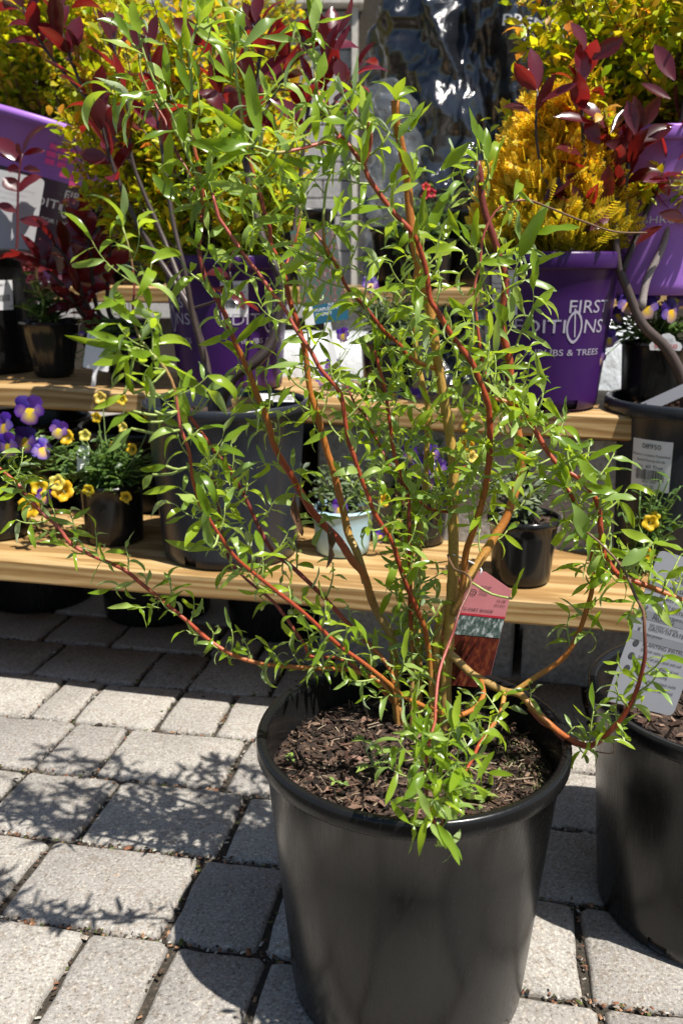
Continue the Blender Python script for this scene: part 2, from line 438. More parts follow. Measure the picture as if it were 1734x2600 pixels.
for r in range(-3, 11):
    va, vb = V0+ROW*r, V0+ROW*(r+1)
    js = list(known.get(r, [-.4+.03*(r*7 % 5)]))
    rr = random.Random(r+50)
    while js[0] > -1.25: js.insert(0, js[0]-rr.choice(lens_))
    while js[-1] < .75: js.append(js[-1]+rr.choice(lens_))
    for a, b in zip(js, js[1:]):
        p = U*((a+b)/2)+Vv*((va+vb)/2); cross.append((a, va, vb))
        # keep only pavers the photograph can see
        zc = p.y*_c+CAMH*_s; px = 867+FPX*p.x/zc if zc > .05 else 0
        if zc < .55 or px < -450 or px > 2150: continue
        L = round((b-a)-GAP-rr.uniform(0, .003), 3)
        me = paver_mesh(L, ROW-GAP, rr.randrange(5))
        M = Matrix.Translation(p+Vector((0, 0, rr.uniform(-.0015, .0012)))) @ Matrix.Rotation(-TH+R(rr.uniform(-.7, .7)), 4, 'Z') @ Matrix.Rotation(R(rr.uniform(-.5, .5)), 4, 'X')
        obj('paver', me, ground, mw=M); pav_count += 1
# plain paving goes on behind the tiers
far = []
bb = V0+ROW*11
pv = [U*-8+Vv*bb, U*8+Vv*bb, U*8+Vv*14, U*-8+Vv*14]
fo = obj('paving', mesh([(p.x, p.y, -.003) for p in pv], [(0, 1, 2, 3)], False), None, M_paver); tag(fo, 'plain concrete paving running back to the wall', 'paving', kind='structure')
# debris in the joints
V, Fc, CC = [], [], []
for k in range(9000):
    r = rng.choice((-2, -1, -1, 0, 0, 0, 1, 1, 1, 2, 2, 2, 3, 3, 4, 5, 6))
    kind_ = rng.random()
    if kind_ < .55: u = rng.uniform(-1.0, .6); v = V0+ROW*r+rng.gauss(0, .0028)
    elif kind_ < .94:
        ca = rng.choice(cross); u = ca[0]+rng.gauss(0, .0022); v = rng.uniform(ca[1], ca[2])
    else: u = rng.uniform(-1.0, .6); v = rng.uniform(.3, 1.3)
    p = U*u+Vv*v+Vector((0, 0, .0008 if rng.random() < .12 else rng.uniform(-.005, -.0012))); s = rng.uniform(.0008, .0032)*(1 if rng.random() < .95 else 1.8)
    a_ = rng.uniform(0, 6.28); d = Vector((math.cos(a_), math.sin(a_), rng.uniform(-.15, .15)))*s; e = Vector((-math.sin(a_), math.cos(a_), rng.uniform(-.2, .2)))*s*.5; g = Vector((0, 0, s*.5)); o = len(V)
    V += [p-d-e, p+d-e, p+d+e, p-d+e, p+g]; Fc += [(o, o+1, o+4), (o+1, o+2, o+4), (o+2, o+3, o+4), (o+3, o, o+4), (o+3, o+2, o+1, o)]
    c = rng.choice([(.10, .06, .04), (.2, .09, .05), (.28, .24, .2), (.05, .04, .03), (.30, .17, .10), (.4, .38, .33), (.06, .045, .03), (.03, .022, .016), (.09, .11, .03)]); CC += [c]*5
deb = obj('joint_debris', mesh(V, Fc, False, CC), None, M_chip); tag(deb, 'bark crumbs and grit scattered in the paver joints', 'debris', kind='stuff')

# ------------------------------------------------------------------ tiered plank display bench on concrete blocks
def plank(name, label, px, py, zb, th, w_, u0, u1, tilt=0, mat=None, thick=.038, group=None):
    A = PZ(px, py, zb)
    t = thing(name, label, 'plank', (A.x, A.y, zb), (0, R(tilt), -th), group)
    nseg = 16; vs, fs = [], []
    b = .004
    prof = [(0, b), (b, 0), (w_-b, 0), (w_, b), (w_, thick-b), (w_-b, thick), (b, thick), (0, thick-b)]
    for i in range(nseg+1):
        x = u0+(u1-u0)*i/nseg; wv = .0015*math.sin(i*1.7+px)
        vs += [(x, y+wv, z) for y, z in prof]
    m = len(prof)
    for i in range(nseg):
        for k in range(m): fs.append((i*m+k, (i+1)*m+k, (i+1)*m+(k+1) % m, i*m+(k+1) % m))
    fs.append(tuple(range(m))); fs.append(tuple(nseg*m+k for k in range(m))[::-1])
    obj('board', mesh(vs, fs, False), t, mat or M_wood, world=False)
    return t, A
TH1, TH2 = R(12.4), R(15.0)
Z1, Z2, Z3 = .233, .461, .628
lowp, A1 = plank('bench_plank', 'wide pine plank of the lowest bench tier holding the dark grey pot', 867, 1549, Z1-.038, TH1, .286, -1.05, .80)
upp, A2 = plank('bench_plank', 'pine plank of the middle tier under the purple pots', 867, 1081, Z2-.038, TH2, .286, -1.25, .95, .5)
thp, A3 = plank('bench_plank', 'pine plank of the top tier at the back, mostly hidden by pots', 867, 775, Z3-.038, TH2, .286, -1.5, 1.2)
def on1(u, v): return A1+Vector((math.cos(TH1)*u+math.sin(TH1)*v, -math.sin(TH1)*u+math.cos(TH1)*v, .038))
def on2(u, v):
    p = A2+Vector((math.cos(TH2)*u+math.sin(TH2)*v, -math.sin(TH2)*u+math.cos(TH2)*v, .038)); p.z -= math.sin(R(.5))*u; return p
def on3(u, v): return A3+Vector((math.cos(TH2)*u+math.sin(TH2)*v, -math.sin(TH2)*u+math.cos(TH2)*v, .038))
def cblock(p, th, h, label, group='concrete blocks carrying the bench planks', L=.19, D=.24):
    t = thing('concrete_block', label, 'block', p, (0, 0, -th), group)
    vs, fs = box(0, 0, h/2, L, D, h, .004)
    obj('block', mesh(vs, fs, False), t, M_block, world=False)
    for sy in (-1, 1): pass
    return t
def fit_blocks(pl_on, u, v, ztop, th, label, L=.19):
    q = pl_on(u, v); n = 1 if ztop < .25 else 2 if ztop < .5 else 3
    h = (ztop+.0055)/n-.0005
    for k in range(n):
        lb = label if n == 1 else label+(', lower block' if k == 0 else ', upper block' if k == n-1 else ', middle block')
        cblock((q.x, q.y, -.0065+k*(h+.0005)), th, h, lb, L=L)
for k, u in enumerate((-.95, .62)): fit_blocks(on1, u, .143, Z1-.038, TH1, 'grey concrete block holding the lowest plank '+('beyond its open end' if k == 0 else 'behind the pot with the care card'))
for u, lb in ((-.93, 'grey concrete block under the middle plank below the big black pot'), (.12, 'grey concrete block under the middle plank behind the willow stems'), (.40, 'grey concrete block under the middle plank beside the pot labelled 08950')):
    q = on2(u, .15); ztop = q.z-.038-.0005-abs(math.sin(R(.5))*.1)
    fit_blocks(on2, u, .15, ztop, TH2, lb, L=.34 if abs(u) < .2 else .19)
for u in (-1.1, .06, .95):
    fit_blocks(on3, u, .15, Z3-.0385, TH2, 'grey concrete block under the top plank '+('far behind the tilted purple pot' if u < -.5 else 'behind the clear film' if u < .5 else 'below the sunlit-toned purple pot'))

# ------------------------------------------------------------------ back wall of the building
YW = 4.6
def wall_x(px, py, Y=YW): return PY(px, py, Y)
bw = thing('building_wall', 'grey block wall of the building with pale stone ledge', 'wall', (0, YW+.1, -.003))
vs, fs = box(-.35, YW+.14, 1.5, 5.2, .1, 3.0); obj('wall', mesh(vs, fs, False), bw, M_joint)
pts0 = PY(895, 60, YW)
xr = pts0.x
bh, bl = .085, .29
blk = {}
for L_ in (bl, bl/2):
    v_, f_ = box(0, 0, 0, L_-.006, .05, bh-.006, .003); blk[L_] = mesh(v_, f_, False, mats=[M_wallblock], name='wall_block')
zz = PY(700, 16, YW).z
nrow = 0
for r in range(17):
    z = zz-.004-bh*(r+.5); x = xr-.002
    if r % 2: 
        obj('wall_block', blk[bl/2], bw, mw=Matrix.Translation((x-bl/4, YW+.07, z))); x -= bl/2
    for k in range(6):
        obj('wall_block', blk[bl], bw, mw=Matrix.Translation((x-bl/2, YW+.07+rng.uniform(-.002, .002), z))); x -= bl
for r in range(3):
    z = zz+.062+bh*(r+.5); x = xr-.002-(bl/2 if r % 2 else 0)
    for k in range(5):
        obj('wall_block', blk[bl], bw, mw=Matrix.Translation((x-bl/2, YW+.07, z))); x -= bl
v_, f_ = box(xr-1.3, YW+.05, zz+.03, 2.7, .16, .055, .006); obj('ledge', mesh(v_, f_, False), bw, M_cap)
v_, f_ = box(xr+.012, YW+.05, zz-1.0, .03, .1, 2.0); obj('corner_trim', mesh(v_, f_, False), bw, M_cap)
# weathered board fence right of the wall
fb = thing('board_fence', 'weathered grey horizontal board fence beside the block wall', 'fence', (1.3, YW+.2, -.003))
for k in range(15):
    v_, f_ = box(xr+.04+1.9, YW+.18, .08+.135*k, 3.8, .025, .128, .003)
    obj('board', mesh(v_, f_, False), fb, M_oldwood)
for k in range(3):
    v_, f_ = box(xr+.1+1.5*k, YW+.24, 1.02, .09, .09, 2.04); obj('post', mesh(v_, f_, False), fb, M_oldwood)
v_, f_ = box(xr+.33, YW+.135, PY(940, 5, YW).z+.06, .4, .05, .16, .004)
# grey stair rail
ra = thing('stair_rail', 'slanted grey rail leaning in front of the block wall', 'rail', (-.9, YW-.5, -.003))
for (a, b) in (((370, 120), (470, -40)), ((440, 130), (560, -60))):
    p, q = PY(a[0], a[1], YW-.45), PY(b[0], b[1], YW-.45); d = (p-q).normalized()
    lo = p+d*((p.z+.003)/-d.z) if d.z < -.01 else p
    x = Vector((1, 0, 0)); x = (x-d*x.dot(d)).normalized(); y = d.cross(x); vs = []
    for e in (q, lo): vs += [e+x*.04+y*.02, e-x*.04+y*.02, e-x*.04-y*.02, e+x*.04-y*.02]
    obj('rail', mesh(vs, [(0, 1, 2, 3), (4, 7, 6, 5), (0, 4, 5, 1), (1, 5, 6, 2), (2, 6, 7, 3), (3, 7, 4, 0)], False), ra, M_pvc)

# ------------------------------------------------------------------ pile under black plastic, film and bags
def lumpy(fn, nx, ny):
    vs, fs = [], []
    for j in range(ny+1):
        for i in range(nx+1): vs.append(fn(i/nx, j/ny))
    for j in range(ny):
        for i in range(nx): a = j*(nx+1)+i; fs.append((a, a+1, a+nx+2, a+nx+1))
    return vs, fs
YT = 2.75
tp0, tp1 = PY(1045, 300, YT), PY(1450, 300, YT)
def tarp_fn(u, v):
    # closed drape: u goes round the pile (front first), v up from the ground to the gathered top
    a = -math.pi*.5+(u-.5)*2*math.pi
    z = -.003+v*1.62
    cx, cy = (tp0.x+tp1.x)/2, YT+.42
    # widens towards the bottom, gathered on the left
    rx = (tp1.x-tp0.x)/2*(1.0+.18*(1-v)); ry = .40
    fold = .012*math.sin(a*13+3*math.sin(v*4+a*2))+.006*math.sin(a*27-v*9)+.07*noise.noise(Vector((a*2.2, v*3.0, 1.3)))+.03*noise.noise(Vector((a*6-v*7, v*5, 7.7)))
    def rg(q): return 1-abs(noise.noise(q))*2.2
    z0_ = v*1.62; xx = a*.62
    fold += .060*rg(Vector((xx*2.6+z0_*2.6, z0_*.9-xx*.9, 3.1)))+.030*rg(Vector((xx*5.5+z0_*6, z0_*2-xx*2, 8.4)))+.016*rg(Vector((xx*9, z0_*13, 5.2)))+.011*rg(Vector((xx*20-z0_*9, z0_*22, 2.2)))
    k = 1 if v < .86 else max(.02, 1-((v-.86)/.14)**2)
    sq = (abs(math.cos(a))**4+abs(math.sin(a))**4)**-.25
    rr = min(sq, 1.18)
    return (cx+rx*rr*k*math.cos(a)+fold*math.cos(a), cy+(ry*rr*k+fold)*math.sin(a), z)
vs, fs = lumpy(tarp_fn, 300, 150)
tp = thing('covered_pile', 'tall pile draped in shiny wrinkled black plastic sheeting', 'covered pile', (1.3*(tp0.x+tp1.x)/2/1.3, YT+.42, -.003))
obj('plastic_sheet', mesh(vs, fs, True), tp, M_tarp)
# white PREMIUM printing on the sheet
v_, f_ = place_text('PREMIUM', .040, 0, 0, 'c', 1.35)
tc = PY(1375, 72, YT-.12)
pm = Matrix.Translation(tc) @ Matrix.Rotation(R(4), 4, 'Y') @ Matrix.Rotation(R(90), 4, 'X')
v_ = [(x, y, .012*math.sin(x*60)) for x, y, z in v_]
def front_y(x, z):
    best = 9
    for p in vs:
        if abs(p[0]-x) < .02 and abs(p[2]-z) < .03 and p[1] < best: best = p[1]
    return best if best < 9 else YT
vv = []
for p in v_:
    q = pm @ Vector(p); vv.append((q.x, q.y, q.z))
yf = min(front_y(tc.x+dx, tc.z+dz) for dx in (-.12, -.06, 0, .06, .12) for dz in (-.02, 0, .04))
vv = [(x, min(yf-.004, y), z) for x, y, z in vv]
obj('lettering', mesh(vv, f_, False), tp, M_white)
# second smaller bag on the shoulder, clear film
def pillow(cx, cy, z0, w_, d_, h_, seed, nx=40, ny=26, wr=.02, lean=0):
    def fn(u, v):
        a = 2*math.pi*u; b = math.pi*(v-.5)
        e = lambda t, p: math.copysign(abs(t)**p, t)
        x = w_/2*e(math.cos(a), .5)*e(math.cos(b), .35); y = d_/2*e(math.sin(a), .6)*e(math.cos(b), .35); z = h_/2*e(math.sin(b), .6)
        q = wr*(.8-1.6*abs(noise.noise(Vector((x*14+z*9, z*11-x*5, seed+y*9))))+noise.noise(Vector((x*9+seed, z*7, y*9)))+.6*noise.noise(Vector((x*22-z*14+seed, z*20, y*20))))
        return (cx+x*(1+q/w_*2)+lean*(z+h_/2), cy+y*(1+q/d_*2)+q, z0+h_/2+z)
    return lumpy(fn, nx, ny)
p = PY(975, 200, 2.5)
fl = thing('clear_plastic_bag', 'crumpled clear plastic bag beside the black plastic pile', 'plastic bag', (p.x, p.y, -.003))
v_, f_ = pillow(p.x+.02, p.y+.1, -.003, .09, .14, p.z+.02, 3, 60, 90, .05); obj('film', mesh(v_, f_, True), fl, M_film)
for (px, wd, hh, lb, sd) in ((800, .30, .20, 'white plastic soil bag behind the purple pot with the white label', 1), (1545, .30, .24, 'white plastic soil bag between the purple pot and the small pansy pot', 5)):
    q0 = PY(px, 980, 1.56)
    g = thing('soil_bag', lb, 'bag', (q0.x, q0.y+.22, -.003), group=None)
    h = PY(px, 800 if px > 1000 else 850, q0.y+.16).z
    v_, f_ = pillow(q0.x, q0.y+.24, -.003, wd, .20, h+.003, sd, 44, 60, .03); obj('bag', mesh(v_, f_, True), g, M_bag)

# ------------------------------------------------------------------ pots
def soil_disc(r, z, seed, amp=.006, rings=14, segs=40):
    vs, fs = [(0, 0, z+amp)], []
    for j in range(1, rings+1):
        for k in range(segs):
            a = 2*math.pi*k/segs; q = r*j/rings
            x, y = q*math.cos(a), q*math.sin(a)
            vs.append((x, y, z+amp*(noise.noise(Vector((x*30, y*30, seed)))+.8*noise.noise(Vector((x*90, y*90, seed+4))))))
    for k in range(segs): fs.append((0, 1+k, 1+(k+1) % segs))
    for j in range(rings-1):
        for k in range(segs): a = 1+j*segs; fs.append((a+k, a+segs+k, a+segs+(k+1) % segs, a+(k+1) % segs))
    return vs, fs
def chips(r, z, n, seed, s0=.004, s1=.011):
    r2 = random.Random(seed); V, Fc, CC = [], [], []
    for k in range(n):
        q = r*math.sqrt(r2.random()); a = r2.uniform(0, 2*math.pi); p = Vector((q*math.cos(a), q*math.sin(a), z+r2.uniform(0, .005)))
        L = r2.uniform(s0, s1); d = Vector((r2.gauss(0, 1), r2.gauss(0, 1), r2.gauss(0, .35))).normalized()*L
        e = d.cross(Vector((r2.gauss(0, .4), r2.gauss(0, .4), 1))).normalized()*L*r2.uniform(.2, .5); g = d.cross(e).normalized()*L*.22; o = len(V)
        V += [p-d-e*.6, p+d*.8-e, p+d+e*.7, p-d*.7+e]; V += [x+g for x in V[-4:]]
        Fc += [(o, o+1, o+2, o+3)[::-1], (o+4, o+5, o+6, o+7)]+[(o+i, o+(i+1) % 4, o+4+(i+1) % 4, o+4+i) for i in range(4)]
        c = r2.choice([(.016, .011, .009), (.035, .022, .017), (.06, .036, .026), (.10, .06, .044), (.013, .010, .008), (.21, .14, .10), (.025, .016, .012), (.07, .036, .026)]); CC += [c]*8
    return V, Fc, CC
def pot(name, label, base, r0, r1, h, mat, lip=.008, liph=.014, soil=.035, segs=56, holes=(), rot=(0,0,0), group=None, ribs=0, nchip=250, cat='pot', chipsize=(.003, .008)):
    t = thing(name, label, cat, base, rot, group)
    rl = r1-lip
    def rad(z): return r0+(rl-r0)*(z/(h-liph))
    th = .0022
    prof = [(r0-.006, 0), (r0, .004), (rad(.018), .018), (rad(h*.35), h*.35), (rad(h*.7), h*.7), (rl, h-liph-.001), (rl+.001, h-liph), (r1-.0015, h-liph-.0005), (r1, h-liph+.002), (r1, h-.004), (r1-.0012, h-.001), (r1-.004, h), (rl-.001, h-.0015), (rl-th, h-.006), (rad(h*.6)-th, h*.6), (rad(h*.3)-th, h*.3), (r0-th, .012)]
    v_, f_ = lathe(prof, segs, holes, (1,))
    if ribs:
        v_ = [(x*(1+.014*math.cos(ribs*math.atan2(y, x)) if .02 < z < h-liph-.004 and i < segs*6 else x*0+1)*1, y*(1+.014*math.cos(ribs*math.atan2(y, x)) if .02 < z < h-liph-.004 and i < segs*6 else 1), z) if False else ((x*(1+.014*math.cos(ribs*math.atan2(y, x))), y*(1+.014*math.cos(ribs*math.atan2(y, x))), z) if (.015 < z < h-liph-.004 and i < segs*6) else (x, y, z)) for i, (x, y, z) in enumerate(v_)]
    obj('pot_wall', mesh(v_, f_, True), t, mat, world=False)
    zs = h-soil; rs = rad(zs)-th-.0006
    sv, sf = soil_disc(rs, zs, base[0]*50+base[1]*9)
    # soil body down to the drain holes
    bv, bf = lathe([(rs, zs), (r0-.006, .006), (.001, .006)], 40)
    sv2, sf2 = join([(sv, sf), (bv, bf)])
    so_ = obj('soil', mesh(sv2, sf2, True), t, M_soil, world=False)
    if nchip:
        cv, cf, cc = chips(rs*.97, zs+.002, nchip, int(abs(base[0])*1000)+3, *chipsize)
        k = obj('bark_mulch', mesh(cv, cf, False, cc), t, M_chip, world=False); k['kind'] = 'stuff'
    t['rtop'] = r1
    return t, rad, zs
def pot_by_px(on, cx, by, z):       # front foot of a pot at pixel (cx,by) on a surface at height z
    return PZ(cx, by, z)
POT = Vector((.0637, .6997, .0012))
mainpot, mrad, msoil = pot('nursery_pot', 'large black nursery pot holding the curly willow on the pavers', POT, .1105, .140, .268, M_black, .0075, .016, .040, 96, holes=((246, 256), (300, 309), (20, 30), (130, 140)), nchip=1700, chipsize=(.0012, .0058))
msz = POT.z+msoil
# pot at right, cut by the frame
RP = PZ(1765, 2495, 0); RP = Vector((RP.x+.052, RP.y+.112, .0012))
rp_h = .252
rp, rrad, rsoil = pot('nursery_pot', 'black nursery pot with a care card stuck in its soil', RP, .112, .140, rp_h, M_black, .0075, .016, .05, 72, holes=((222, 232), (300, 308)), nchip=500, chipsize=(.003, .010))
rsz = RP.z+rsoil

def label_on(t, rad, phi, zc, w_, h_, texts, bars=None, mat=None, name='label', ink=None):
    v_, f_ = patch(w_, h_, 12, 2)
    la = obj(name, mesh(wrap(v_, rad, phi, zc, .0005), f_, True), t, mat or M_label, world=False)
    tx = [place_text(*a) for a in texts]
    if bars: tx.append(barcode(*bars))
    if tx:
        tv, tf = join(tx)
        o = bpy.data.objects.new('lettering', mesh(wrap(tv, rad, phi, zc, .0011), tf, False, mats=[ink or M_ink])); C.objects.link(o); o.parent = la
    return la
def brand(t, rad, phi, zc, k, lines3='SHRUBS & TREES', mat=None, l3w=None, tilt=0):
    ps = [place_text('FIRST', .027*k, .012*k, .030*k, 'l', 1.15)]
    a = place_text('EDITI', .029*k, -.068*k, 0, 'l', 1.2); ps.append(a)
    xr_ = max(p[0] for p in a[0]); ps.append(ring_leaf(xr_+.014*k, .009*k, .026*k, .050*k, .0028*k))
    ps.append(place_text('NS', .029*k, xr_+.031*k, 0, 'l', 1.15))
    ps.append(place_text(lines3, .0135*k, (xr_+.068*k)-.0, -.034*k, 'r', 1.3))
    v_, f_ = join(ps); cx = (-.068*k+xr_+.068*k)/2
    v_ = [(x-cx, y, z) for x, y, z in v_]
    return obj('lettering', mesh(wrap(v_, rad, phi, zc, .0007), f_, False), t, mat or M_print, world=False)

# --- lower tier
def stand1(px, py): 
    p = PZ(px, py, Z1); return p
def facing(p): return math.atan2(-p.y, -p.x)          # azimuth from a pot towards the camera
gp = stand1(583, 1453); GPc = Vector((gp.x*1.06, gp.y+.104, Z1+.0008))
gpot, grad, gsoil = pot('nursery_pot', 'dark grey nursery pot on the lowest plank holding a purple leaf sand cherry', GPc, .105, .127, .243, M_greypot, .007, .014, .03, 64, holes=((236, 246), (286, 298)), nchip=160)
label_on(gpot, lambda z: .117, facing(GPc)+R(24), .218, .05, .03, [], (.04, .02, 0, 0, 20), name='barcode_label') if False else None
p = stand1(293, 1392); LPc = Vector((p.x*1.03, p.y+.046, Z1+.0008))
pot('nursery_pot', 'small black pot of yellow trumpet flowers on the lowest plank', LPc, .046, .054, .1, M_black, .004, .007, .012, 48, nchip=60)
p = stand1(5, 1380); LLc = Vector((p.x*1.03, p.y+.05, Z1+.0008))
pot('nursery_pot', 'black pot of violet pansies at the far end of the lowest plank', LLc, .046, .056, .105, M_black, .004, .007, .012, 48, nchip=60)
p = stand1(1322, 1499); SPc = Vector((p.x*1.03, p.y+.043, Z1+.0008))
spot_, srad, ssoil = pot('nursery_pot', 'small glossy black pot with grey-green seedlings beside the pink tag', SPc, .041, .052, .098, M_black2, .004, .01, .012, 48, nchip=40)
p = stand1(1075, 1440); VPc = Vector((p.x*1.03, p.y+.13, Z1+.0008))
pot('nursery_pot', 'small black pot of violas directly behind the willow trunk', VPc, .042, .05, .09, M_black2, .004, .007, .01, 40, nchip=40)
p = stand1(870, 1440); BPc = Vector((p.x*1.03, p.y+.075, Z1+.0008))
pot('nursery_pot', 'pale blue plastic pot of violas behind the leaning willow stems', BPc, .042, .05, .075, M_bluepot, .003, .005, .01, 40, nchip=40)
p = stand1(1730, 1455); KPc = Vector((p.x*1.05, p.y+.112, Z1+.0008))
kpot, krad, ksoil = pot('nursery_pot', 'black nursery pot with white label 08950 on the lowest plank', KPc, .102, .122, .245, M_greypot, .009, .02, .022, 64, nchip=260, chipsize=(.004, .011))
ph = facing(KPc)
ang = ph-R(14)
label_on(kpot, krad, ph-R(22), .155, .060, .076, [('08950', .0105, 0, .025, 'c', 1.1), ('Prunus x cistena Purpleleaf', .0052, 0, .0135, 'c'), ('Sand Cherry-shrub', .0055, 0, .0055, 'c'), ('Ct  #2 True', .0065, 0, -.004, 'c', 1.2), ('08950  22087', .004, 0, -.0265, 'c'), ('17, 22', .006, 0, -.034, 'c', 1.1)], (.044, .016, 0, -.0145, 26))
p = stand1(1610, 1470); YPc = Vector((p.x*1.03, p.y+.028, Z1+.0008))

# --- middle tier
def stand2(px, py): return PZ(px, py, Z2)
def z2(p):
    d = p-A2; u = d.x*math.cos(TH2)-d.y*math.sin(TH2); return A2.z+.038-math.sin(R(.5))*u+.0012
def mk2(px, py, back, r0, r1, h, mat, label, **kw):
    p = stand2(px, py); q = Vector((p.x*(1+back/p.y), p.y+back, 0)); q.z = z2(q)
    return (q,)+pot('nursery_pot', label, q, r0, r1, h, mat, **kw)
q1, t1, rad1, s1 = mk2(588, 1003, .10, .092, .113, .225, M_purple, 'purple pot with pale lettering and white label behind the dark grey pot', lip=.006, liph=.022, soil=.02, nchip=80)
f1 = facing(q1)
brand(t1, rad1, f1+R(32), .113, .92)
brand(t1, rad1, f1-R(78), .113, .92)
label_on(t1, rad1, f1+R(6), .155, .045, .058, [('14570', .007, 0, .018, 'c'), ('Spiraea Goldmound', .0045, 0, .010, 'c')], (.032, .012, 0, -.008, 20))
q2, t2, rad2, s2 = mk2(1372, 1050, .10, .083, .110, .232, M_purple, 'purple pot with SHRUBS & TREES lettering holding the golden arborvitae', lip=.007, liph=.024, soil=.016, nchip=60, holes=((250, 262), (286, 298), (222, 232)))
f2 = facing(q2)
brand(t2, rad2, f2+R(14), .118, .96)
label_on(t2, rad2, f2-R(40), .175, .050, .064, [('14570', .008, 0, .02, 'c', 1.1), ('Thuja occidentalis Yellow', .0046, 0, .011, 'c'), ('Ribbon Arborvitae', .0046, 0, .004, 'c')], (.036, .014, 0, -.012, 22))
q3, t3, rad3, s3 = mk2(-30, 965, .10, .10, .125, .235, M_black, 'big black pot with white price label at the end of the middle plank', lip=.007, liph=.02, soil=.02, nchip=60)
label_on(t3, rad3, facing(q3)+R(22), .15, .042, .055, [('06610', .007, 0, .017, 'c')], (.03, .012, 0, -.005, 18))
q4, t4, rad4, s4 = mk2(141, 972, .055, .036, .060, .105, M_black2, 'ribbed glossy black pot of upright stonecrop on the middle plank', lip=.004, liph=.006, soil=.008, ribs=16, segs=128, nchip=30)
q5, t5, rad5, s5 = mk2(345, 985, .07, .042, .052, .09, M_black, 'small black pot of violas with a blank white tag on the middle plank', lip=.004, liph=.006, soil=.008, nchip=30)
q6, t6, rad6, s6 = mk2(1649, 1040, .08, .046, .055, .10, M_black, 'black pot with a cloud shaped white tag holding violas', lip=.003, liph=.006, soil=.006, nchip=30)
q7, t7, rad7, s7 = mk2(985, 1010, .07, .042, .052, .09, M_black2, 'small glossy black pot of violas on the middle plank behind the willow', lip=.004, liph=.006, soil=.008, nchip=30)
# cloud tag "cool wave"
def flat_tag(name, label, cat, M, w_, h_, mat, outline=None, texts=(), ink=None, group=None, bars=None, thick=.0007):
    t = thing(name, label, cat, M.translation, group=group); t.rotation_euler = M.to_euler()
    if outline is None:
        r = min(w_, h_)*.08; outline = []
        for cx, cy, a0 in ((w_/2-r, -h_/2+r, -90), (w_/2-r, h_/2-r, 0), (-w_/2+r, h_/2-r, 90), (-w_/2+r, -h_/2+r, 180)):
            for k in range(5): a = R(a0+22.5*k); outline.append((cx+r*math.cos(a), cy+r*math.sin(a)))
    n = len(outline)
    vs = [(x, -y*0-thick/2, y) for x, y in outline]+[(x, thick/2, y) for x, y in outline]
    fs = [tuple(range(n)), tuple(range(n, 2*n))[::-1]]+[(k, n+k, n+(k+1) % n, (k+1) % n) for k in range(n)]
    obj('card', mesh(vs, fs, False), t, mat, world=False)
    return t
def tag_print(t, pieces, mat, off=.0009, name='lettering'):
    v_, f_ = join(pieces)
    return obj(name, mesh([(x, -off, y) for x, y, z in v_], f_, False), t, mat, world=False)
cl = [(-.022, -.010), (.022, -.010), (.024, -.004), (.020, .002), (.014, .004), (.011, .011), (.003, .016), (-.006, .014), (-.012, .007), (-.019, .004), (-.024, -.002)]
pq = q6+Vector((-.006, -.0575, .100)); 
tg = flat_tag('plant_tag', 'white cloud shaped tag reading cool wave on the viola pot', 'tag', Matrix.Translation(pq) @ Matrix.Rotation(R(-14), 4, 'Z'), 0, 0, M_label, cl)
tag_print(tg, [place_text('COOL', .008, 0, .003, 'c')], M_greyprint)
tag_print(tg, [place_text('wave', .0145, 0, -.007, 'c', 1.15)], M_redink)

for u_, lb in ((-.70, 'big empty black pot on the paving under the middle plank, behind the pansies'), (-.43, 'big empty black pot on the paving under the middle plank, behind the yellow flowers'), (-.16, 'big empty black pot on the paving under the middle plank, behind the dark grey pot')):
    q_ = on2(u_, .16); pot('nursery_pot', lb, Vector((q_.x, q_.y, -.0022)), .105, .13, .385, M_black, lip=.007, liph=.016, soil=.06, nchip=0)
# --- top tier
p = PZ(1640, 752, Z3); q8 = Vector((p.x*1.06, p.y+.10, Z3+.0008))
t8, rad8, s8 = pot('nursery_pot', 'purple pot coloured sunlit lilac on the top plank holding the golden shrub', q8, .105, .128, .235, M_sunpurple, .007, .02, .02, nchip=40)
brand(t8, rad8, facing(q8)+R(26), .14, 1.1, mat=M_white)
q9 = on3(-.985, .15)
for px, rr_, hh_, lb in ((245, .095, .19, 'plain black pot on the top plank behind the low plum leaved shrub'), (365, .07, .16, 'plain black pot on the top plank between the big leaning pot and the purple pot'), (560, .095, .19, 'plain black pot on the top plank behind the golden spirea'), (760, .09, .17, 'plain black pot on the top plank behind the picture tag'), (1010, .07, .13, 'plain black pot on the top plank behind the orange willow stub'), (1200, .09, .16, 'plain black pot on the top plank behind the arborvitae')):
    def pxof(u):
        e = on3(u, .14); return 867+FPX*e.x/(e.y*_c-(e.z-CAMH)*_s)
    u_ = min((k*.01 for k in range(-145, 115)), key=lambda u: abs(pxof(u)-px)); q_ = on3(u_, .14)
    pot('nursery_pot', lb, q_+Vector((0, 0, .0008)), rr_*.8, rr_, hh_, M_black, lip=.005, liph=.012, soil=.02, nchip=20)
